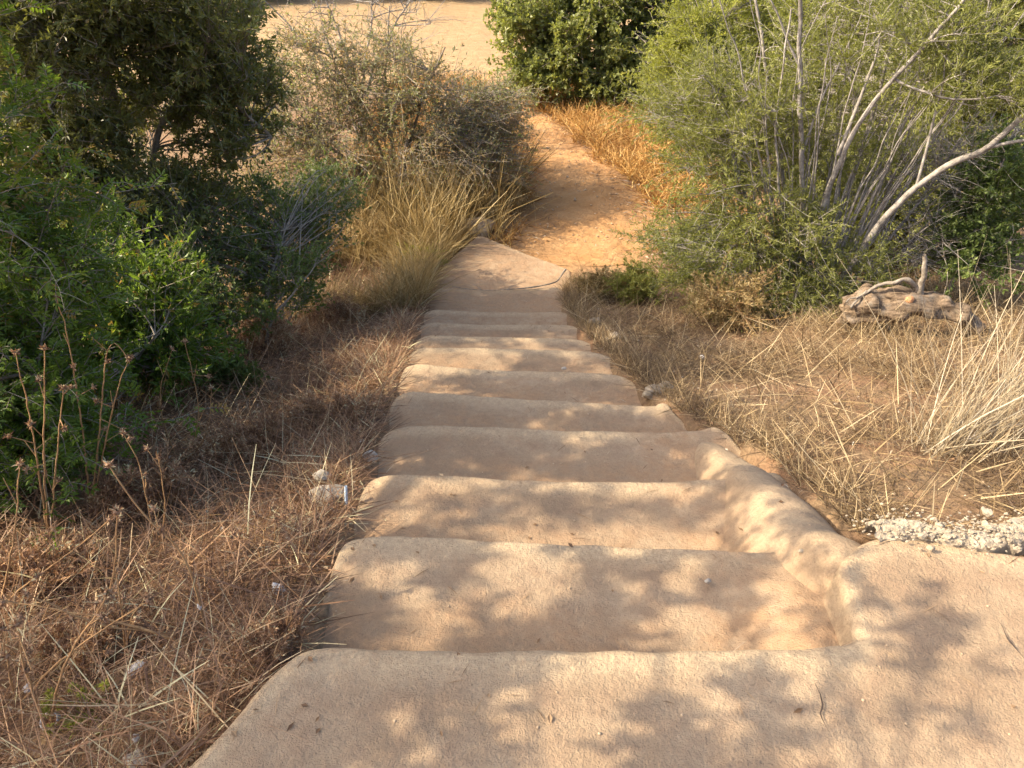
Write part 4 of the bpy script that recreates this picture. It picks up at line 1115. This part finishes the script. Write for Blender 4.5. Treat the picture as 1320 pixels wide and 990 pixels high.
# ------------------------------------------------------------------ dead log
q = np.array(at_ground(1170, 428)) - np.array([0, 0, .035]); ldir = unit(np.array([1.0, -.05, .10])); yd = np.array([.05, 1, 0])
root = thing('dead_log', 'weathered brown log arching over the dry grass on the right bank', 'log', q)
K, Sd = 60, 36
sa = np.linspace(0, 1, K); an = np.linspace(0, 2 * np.pi, Sd, endpoint=False)
cen = q + np.c_[(sa - .5) * .96, (sa - .5) * -.06, .19 + .11 * np.sin(sa * np.pi) - .10 * sa]
rad = .105 * (1 + .15 * np.sin(sa * 5)) * np.where(sa < .04, .8 + 5 * sa, 1) * np.where(sa > .8, 1 - 1.2 * (sa - .8), 1)
V = np.zeros((K, Sd + 1, 3))
for i in range(K):
    for j in range(Sd + 1):
        a = an[j % Sd]
        V[i, j] = cen[i] + rad[i] * (math.cos(a) * np.array([0, 1, 0]) + math.sin(a) * np.array([0, 0, 1]))
dirv = unit(V - cen[:, None])
ns = (vnoise(V * np.array([.35, 1, 1]), 30, 7) - .5) * .075 + (vnoise(V, 9, 8) - .5) * .08 + (vnoise(V, 60, 9) - .5) * .014
# hollow underneath
und = sstep(-.2, -.9, np.broadcast_to(np.r_[np.sin(an), np.sin(an[:1])][None], (K, Sd + 1))) * sstep(.25, .5, sa)[:, None] * sstep(1.0, .75, sa)[:, None]
V = V + dirv * (ns - .11 * und)[..., None]
V[:, -1] = V[:, 0]
V[0] += (vnoise(V[0], 40, 4)[:, None] - .5) * np.array([.09, 0, 0]); V[0, -1] = V[0, 0]
mb = MB(); mb.grid(V)
for e in (0, K - 1):
    c = V[e, :Sd].mean(0); mb.add(np.vstack([V[e, :Sd], c]), np.array([[j, (j + 1) % Sd, Sd] if e else [(j + 1) % Sd, j, Sd] for j in range(Sd)]))
mb.build('trunk', M['log'], root, q, True)
def logbranch(pts, r0, r1, name='branch'):
    P = spline(pts, .02); mb = MB()
    P = P + (np.stack([vnoise(P, 18, 1), vnoise(P, 18, 2), vnoise(P, 18, 3)], 1) - .5) * .03
    mb.tubes(P[None], np.linspace(r0, r1, len(P))[None] * (1 + .3 * (vnoise(P, 30, 5)[None] - .5)), 9); return mb.build(name, M['deadwood'], root, q, True)
ly = q[1]
logbranch([A(1186, 392, ly + .02), A(1186, 372, ly), A(1193, 352, ly), A(1190, 338, ly), A(1189, 330, ly)], .026, .014)
logbranch([A(1182, 378, ly + .02), A(1176, 362, ly), A(1160, 361, ly), A(1140, 366, ly), A(1118, 374, ly), A(1098, 396, ly - .05)], .019, .007)
logbranch([A(1120, 372, ly), A(1108, 384, ly - .03), A(1090, 390, ly - .05)], .008, .004)
logbranch([A(1195, 392, ly + .02), A(1220, 394, ly), A(1242, 396, ly)], .03, .018)
logbranch([A(1150, 432, ly - .05), A(1135, 440, ly - .1), A(1112, 452, ly - .15)], .014, .008)
cc = A(1174, 386, ly - .085); an2 = np.linspace(0, 2 * np.pi, 18, endpoint=False)
mb = MB(); R0 = np.array([cc + .024 * (math.cos(a) * np.array([1, 0, 0]) + math.sin(a) * np.array([0, .45, .9])) for a in an2]); 
mb.add(np.vstack([R0 + (0, .03, -.02), R0]), np.array([[j, (j + 1) % 18, 18 + (j + 1) % 18, 18 + j] for j in range(18)]))
mb.add(np.vstack([R0, cc + (0, -.008, .004)]), np.array([[j, (j + 1) % 18, 18] for j in range(18)]))
mb.build('cut_stub', M['cutwood'], root, q)

# ------------------------------------------------------------------ fallen twig across the lowest step
zt = -RISE * 10 + .012
P = spline([at(583, 369, zt + .01), at(610, 374, zt), at(650, 374, zt), at(690, 370, zt + .01), at(718, 364, zt + .02), at(722, 357, zt + .06), at(729, 347, zt + .10)], .03)
mb = MB(); mb.tubes(P[None], np.linspace(.0025, .009, len(P))[None] * (.7 + .6 * vnoise(P, 9, 3)[None]), 7)
for a, b in ((.25, (-.12, .14, .01)), (.45, (.16, .12, .02)), (.7, (-.1, -.08, .01))):
    i = int(a * len(P)); e = P[i] + np.array(b); mb.tubes(np.array([[P[i], (P[i] + e) / 2 + (0, 0, .01), e]]), np.array([[.003, .0025, .0015]]), 5)
o = mb.build('fallen_branch', M['deadwood'], None, tuple(P[len(P) // 2]), True); tag(o, 'thin fallen branch lying along the edge of the lowest step', 'branch')

# ------------------------------------------------------------------ dry thistle stalks, left foreground
SG = 'dry thistle stalks on the left bank'
def stalk(basepx, tips, label, seed, r=.0045, depth=0.0):
    q = np.array(at_ground(*basepx)); root = thing('dry_stalk', label, 'plant', q, SG)
    rg = np.random.default_rng(seed); mb = MB(); heads = []
    for pts in tips:
        P3 = [q + (0, 0, -.02)]
        n = len(pts)
        for i, (px, py, dy) in enumerate(pts):
            P3.append(aty(px, py, q[1] + dy))
        P = spline(P3, .015); P = P + (np.stack([vnoise(P, 25, seed), vnoise(P, 25, seed + 1), vnoise(P, 25, seed + 2)], 1) - .5) * .006
        mb.tubes(P[None], np.linspace(r, r * .35, len(P))[None] * (1 + .5 * (vnoise(P, 45, seed)[None] - .5)), 6)
        heads.append((P[-1], unit(P[-1] - P[-3])))
        for _ in range(4):
            i = rg.integers(len(P) // 3, len(P) - 2); d = unit(unit(P[i + 1] - P[i]) + rg.normal(size=3) * .6); e = P[i] + d * rg.uniform(.04, .10)
            mb.tubes(np.array([[P[i], (P[i] + e) / 2, e]]), np.array([[r * .5, r * .4, r * .3]]), 4)
            if rg.random() < .5: heads.append((e, d))
    stem = mb.build('stem', M['stalk'], root, q, True)
    for p, d in heads:
        hb = MB(); n = 26
        dd = unit(d * .7 + rg.normal(size=(n, 3)) * .75); hb.leaves(np.repeat(p[None], n, 0), dd, unit(rg.normal(size=(n, 3))), rg.uniform(.010, .024, n), .006, rg.random(n))
        hb.tubes(np.array([[p - d * .004, p + d * .004, p + d * .009]]), np.array([[.004, .008, .004]]), 7)
        hb.build('seed_head', M['thatch'], stem, q)
    return root


bent = stalk((268, 822), [[(258, 780, 0), (240, 715, .02), (185, 665, .05), (140, 600, .08)], [(180, 812, -.05), (120, 805, -.08), (35, 765, -.1)]], 'reddish stalk with a white fleck bent up beside the middle of the left bank', 301)
qf = aty(257, 782, bent.location[1]); mb = MB(); mb.tubes(np.array([[qf + (.001, 0, -.012), qf, qf + (-.001, .002, .011)]]), np.array([[.003, .0065, .004]]), 7)
mb.build('white_fleck', M['tissue'], bent, tuple(bent.location), True)
stalk((262, 836), [[(200, 815, 0), (130, 795, 0), (5, 775, .0)], [(190, 870, -.1), (110, 900, -.12), (5, 945, -.15)]], 'long reddish stalk lying flat toward the left edge below the bent one', 302, .005)
stalk((62, 700), [[(55, 590, 0), (58, 520, .02), (57, 450, .02)], [(40, 540, .02), (20, 455, .03)], [(70, 620, .0), (82, 500, .02)]], 'upright stalks with knobby tops standing against the green mastic', 303)
stalk((115, 660), [[(110, 580, 0), (90, 440, .02), (73, 385, .03)], [(130, 540, 0), (138, 430, .02), (166, 462, .02)], [(150, 500, .0), (168, 462, .02)]], 'forked pale stalks rising highest in front of the leafy shrub', 304)
stalk((232, 600), [[(200, 520, 0), (222, 450, .02)], [(262, 540, 0), (238, 440, .02)], [(270, 560, 0), (272, 500, .01)]], 'thin stalks with pale seed heads in front of the dark shrub', 305, .0035)
stalk((5, 640), [[(20, 590, 0), (62, 552, .0)], [(-5, 610, 0), (-10, 540, 0)]], 'thick bent stalk reaching in from the left edge at mid height', 306)
stalk((-8, 800), [[(10, 770, 0), (80, 720, 0), (140, 672, .02)], [(20, 690, 0), (25, 600, .02)]], 'straight pale stalk slanting up from the left edge', 307, .004)
stalk((60, 940), [[(80, 850, 0), (150, 760, .02), (150, 660, .05)], [(30, 860, 0), (22, 806, .02)]], 'long leaning stalk above the grey plastic ring', 308, .004)
stalk((330, 740), [[(345, 690, 0), (330, 665, .01)], [(352, 710, 0), (356, 672, .01)], [(338, 700, 0), (300, 690, .0)]], 'short bristly stems beside the crumpled white tissue', 309, .003)
stalk((160, 850), [[(165, 800, 0), (190, 770, .01)], [(160, 810, 0), (150, 735, .02)]], 'short stiff stalk with a round head in the middle of the straw', 310, .004)
stalk((200, 700), [[(188, 640, 0), (182, 600, .02), (160, 560, .03)], [(215, 660, 0), (205, 590, .03)]], 'brown curved stalk in the shaded straw below the dark shrub', 311, .0035)
stalk((20, 905), [[(80, 845, 0), (190, 775, .03)], [(10, 860, .0), (2, 812, .0)]], 'stalk crossing low over the straw at the bottom left', 312, .004)

# green spiny thistle near the bottom left
q = np.array(at_ground(110, 925)); root = thing('spiny_thistle', 'small dried thistle with yellow green spiny heads above the grey ring', 'plant', q)
rg = np.random.default_rng(44); mb = MB(); hds = []; lf = MB()
for i in range(11):
    e = q + np.array([rg.uniform(-.09, .10), rg.uniform(-.06, .08), rg.uniform(.03, .10)]); mb.tubes(np.array([[q, (q + e) / 2 + (0, 0, .02), e]]), np.array([[.003, .0025, .002]]), 5)
    n = 60; dd = unit(rg.normal(size=(n, 3))); hd = MB(); hds.append(hd); hd.leaves(np.repeat(e[None], n, 0) + dd * .004, dd, unit(rg.normal(size=(n, 3))), rg.uniform(.008, .016, n), .004, rg.random(n))
n = 14; az = rg.uniform(0, 6.28, n); dd = unit(np.c_[np.cos(az), np.sin(az), np.full(n, .25)]); lf.leaves(np.repeat(q[None] + (0, 0, .02), n, 0), dd, np.tile([0, 0, 1.0], (n, 1)), rg.uniform(.05, .09, n), rg.uniform(.012, .022, n), rg.random(n), .2)
stem = mb.build('stem', M['stalk'], root, q)
for hd in hds: hd.build('seed_head', M['yellowgreen'], stem, q)
lf.build('leaves', M['yellowgreen'], root, q)

# ------------------------------------------------------------------ litter
def crumple(name, label, cat, loc, size, mat, seed, flat=.55, cells=5, group=None):
    bm = bmesh.new(); bmesh.ops.create_icosphere(bm, subdivisions=3, radius=1)
    V = np.array([v.co[:] for v in bm.verts]); rg = np.random.default_rng(seed)
    C = unit(rg.normal(size=(18, 3))); h = (V @ C.T); r = .62 + .5 * np.abs(np.sort(h, 1)[:, -1] - np.sort(h, 1)[:, -2]) * 2 + .25 * (vnoise(V, 2.5, seed) - .5)
    V = V * r[:, None] * np.array([1, .75, flat]) * size
    yaw = rg.uniform(0, 3); V = np.c_[V[:, 0] * math.cos(yaw) - V[:, 1] * math.sin(yaw), V[:, 0] * math.sin(yaw) + V[:, 1] * math.cos(yaw), V[:, 2]]
    for v, co in zip(bm.verts, V): v.co = co
    me = bpy.data.meshes.new(name); bm.to_mesh(me); bm.free(); me.materials.append(mat)
    o = bpy.data.objects.new(name, me); COL.objects.link(o); o.location = loc
    return tag(o, label, cat, group)


LG = 'scraps of litter on the banks'
crumple('paper_scrap', 'crumpled white tissue in straw beside the second step', 'litter', put(361, 768, .03), .028, M['tissue'], 51, .9, group=LG)
crumple('paper_scrap', 'dirty white scrap among the straw left of the landing corner', 'litter', put(178, 866, .015), .032, M['tissue'], 52, .4, group=LG)
crumple('paper_scrap', 'small white scrap in the bottom straw right of the grey ring', 'litter', put(178, 958, .02), .014, M['tissue'], 53, .8, group=LG)
crumple('paper_scrap', 'pale paper scrap tucked behind the rock left of the third step', 'litter', put(420, 626, .05), .035, M['tissue'], 54, .5, group=LG)
crumple('paper_scrap', 'small pale scrap lying in gold straw in front of the wispy tree', 'litter', put(905, 462, .02), .03, M['tissue'], 55, .6, group=LG)
crumple('wrapper', 'crumpled white wrapper with dark purple print below the pale tussock', 'litter', put(1254, 576, .03), .048, M['wrapper'], 56, .75, group=LG)
crumple('paper_scrap', 'white scrap at the left edge of the bottom straw', 'litter', put(40, 893, .02), .022, M['tissue'], 57, .6, group=LG)
# pale blue stick by the rock
a = np.array(put(447, 655, .02)); b_ = a + np.array([.004, .02, .075])
mb = MB(); mb.tubes(np.array([[a, (a + b_) / 2, b_]]), np.array([[.006, .006, .006]]), 8)
o = mb.build('plastic_stick', M['bluestick'], None, tuple(a)); tag(o, 'pale blue plastic stick leaning beside the rock left of the steps', 'litter')
# grey ring-shaped lid
q = np.array(put(71, 938, .028)); root = thing('open_cup', 'grey open plastic cup rim lying tilted in the bottom left straw', 'litter', q)
mb = MB(); prof = [(.0, -.012), (.019, -.012), (.022, -.008), (.023, .012), (.020, .013), (.0195, -.007), (.0, -.008)]
an = np.linspace(0, 2 * np.pi, 33); V = np.array([[(r * math.cos(a), r * math.sin(a), z) for a in an] for r, z in prof])
tl = math.radians(28); V = np.stack([V[..., 0], V[..., 1] * math.cos(tl) + V[..., 2] * -math.sin(tl) * -1 * -1, V[..., 1] * math.sin(tl) + V[..., 2] * math.cos(tl)], -1)
mb.grid(V + q); mb.build('cup_wall', M['plastic'], root, q, True)
mb = MB(); mb.add(np.vstack([V[5, :32] * .9, V[6, :1]]) + q + (0, 0, .004), np.array([[j, (j + 1) % 32, 32] for j in range(32)])); mb.build('rusty_fill', M['rust'], root, q)

# ------------------------------------------------------------------ light, sky, camera
SUN_DIR = unit(np.array([-.99, -.10, .0])) * math.cos(math.radians(38)) + np.array([0, 0, math.sin(math.radians(38))])
ld = bpy.data.lights.new('sun', 'SUN'); ld.energy = 3.5; ld.angle = math.radians(.55); ld.color = (1.0, .86, .64)
lo = bpy.data.objects.new('sun', ld); COL.objects.link(lo); lo.location = tuple(SUN_DIR * 40)
lo.rotation_euler = Vector(tuple(SUN_DIR)).to_track_quat('Z', 'Y').to_euler()
w = bpy.data.worlds.new('World'); SC.world = w; w.use_nodes = True
nt = w.node_tree; bg = nt.nodes['Background']
sk = nt.nodes.new('ShaderNodeTexSky'); sk.sky_type = 'NISHITA'; sk.sun_disc = False
sk.sun_elevation = math.radians(38); sk.sun_rotation = math.atan2(SUN_DIR[0], SUN_DIR[1])
sk.air_density = .9; sk.dust_density = 4.0; sk.ozone_density = .3; sk.altitude = 50
nt.links.new(sk.outputs[0], bg.inputs[0]); bg.inputs[1].default_value = .15

cd = bpy.data.cameras.new('camera'); cd.sensor_width = 36; cd.lens = 36 * FPX / 1320; cd.clip_start = .05; cd.clip_end = 2000
co = bpy.data.objects.new('camera', cd); COL.objects.link(co); co.location = (0, 0, CAM_H); co.rotation_euler = (math.pi / 2 - PITCH, 0, 0)
SC.camera = co
SC.view_settings.view_transform = 'Standard'; SC.view_settings.look = 'None'; SC.view_settings.exposure = 1.52; SC.view_settings.gamma = 1
SC.cycles.max_bounces = 7; SC.cycles.diffuse_bounces = 4; SC.cycles.glossy_bounces = 2; SC.cycles.transmission_bounces = 3; SC.cycles.transparent_max_bounces = 4
SC.cycles.use_denoising = True
SC.cycles.use_adaptive_sampling = False
SC.cycles.sample_clamp_indirect = 3.0
SC.cycles.denoiser = 'OPENIMAGEDENOISE'
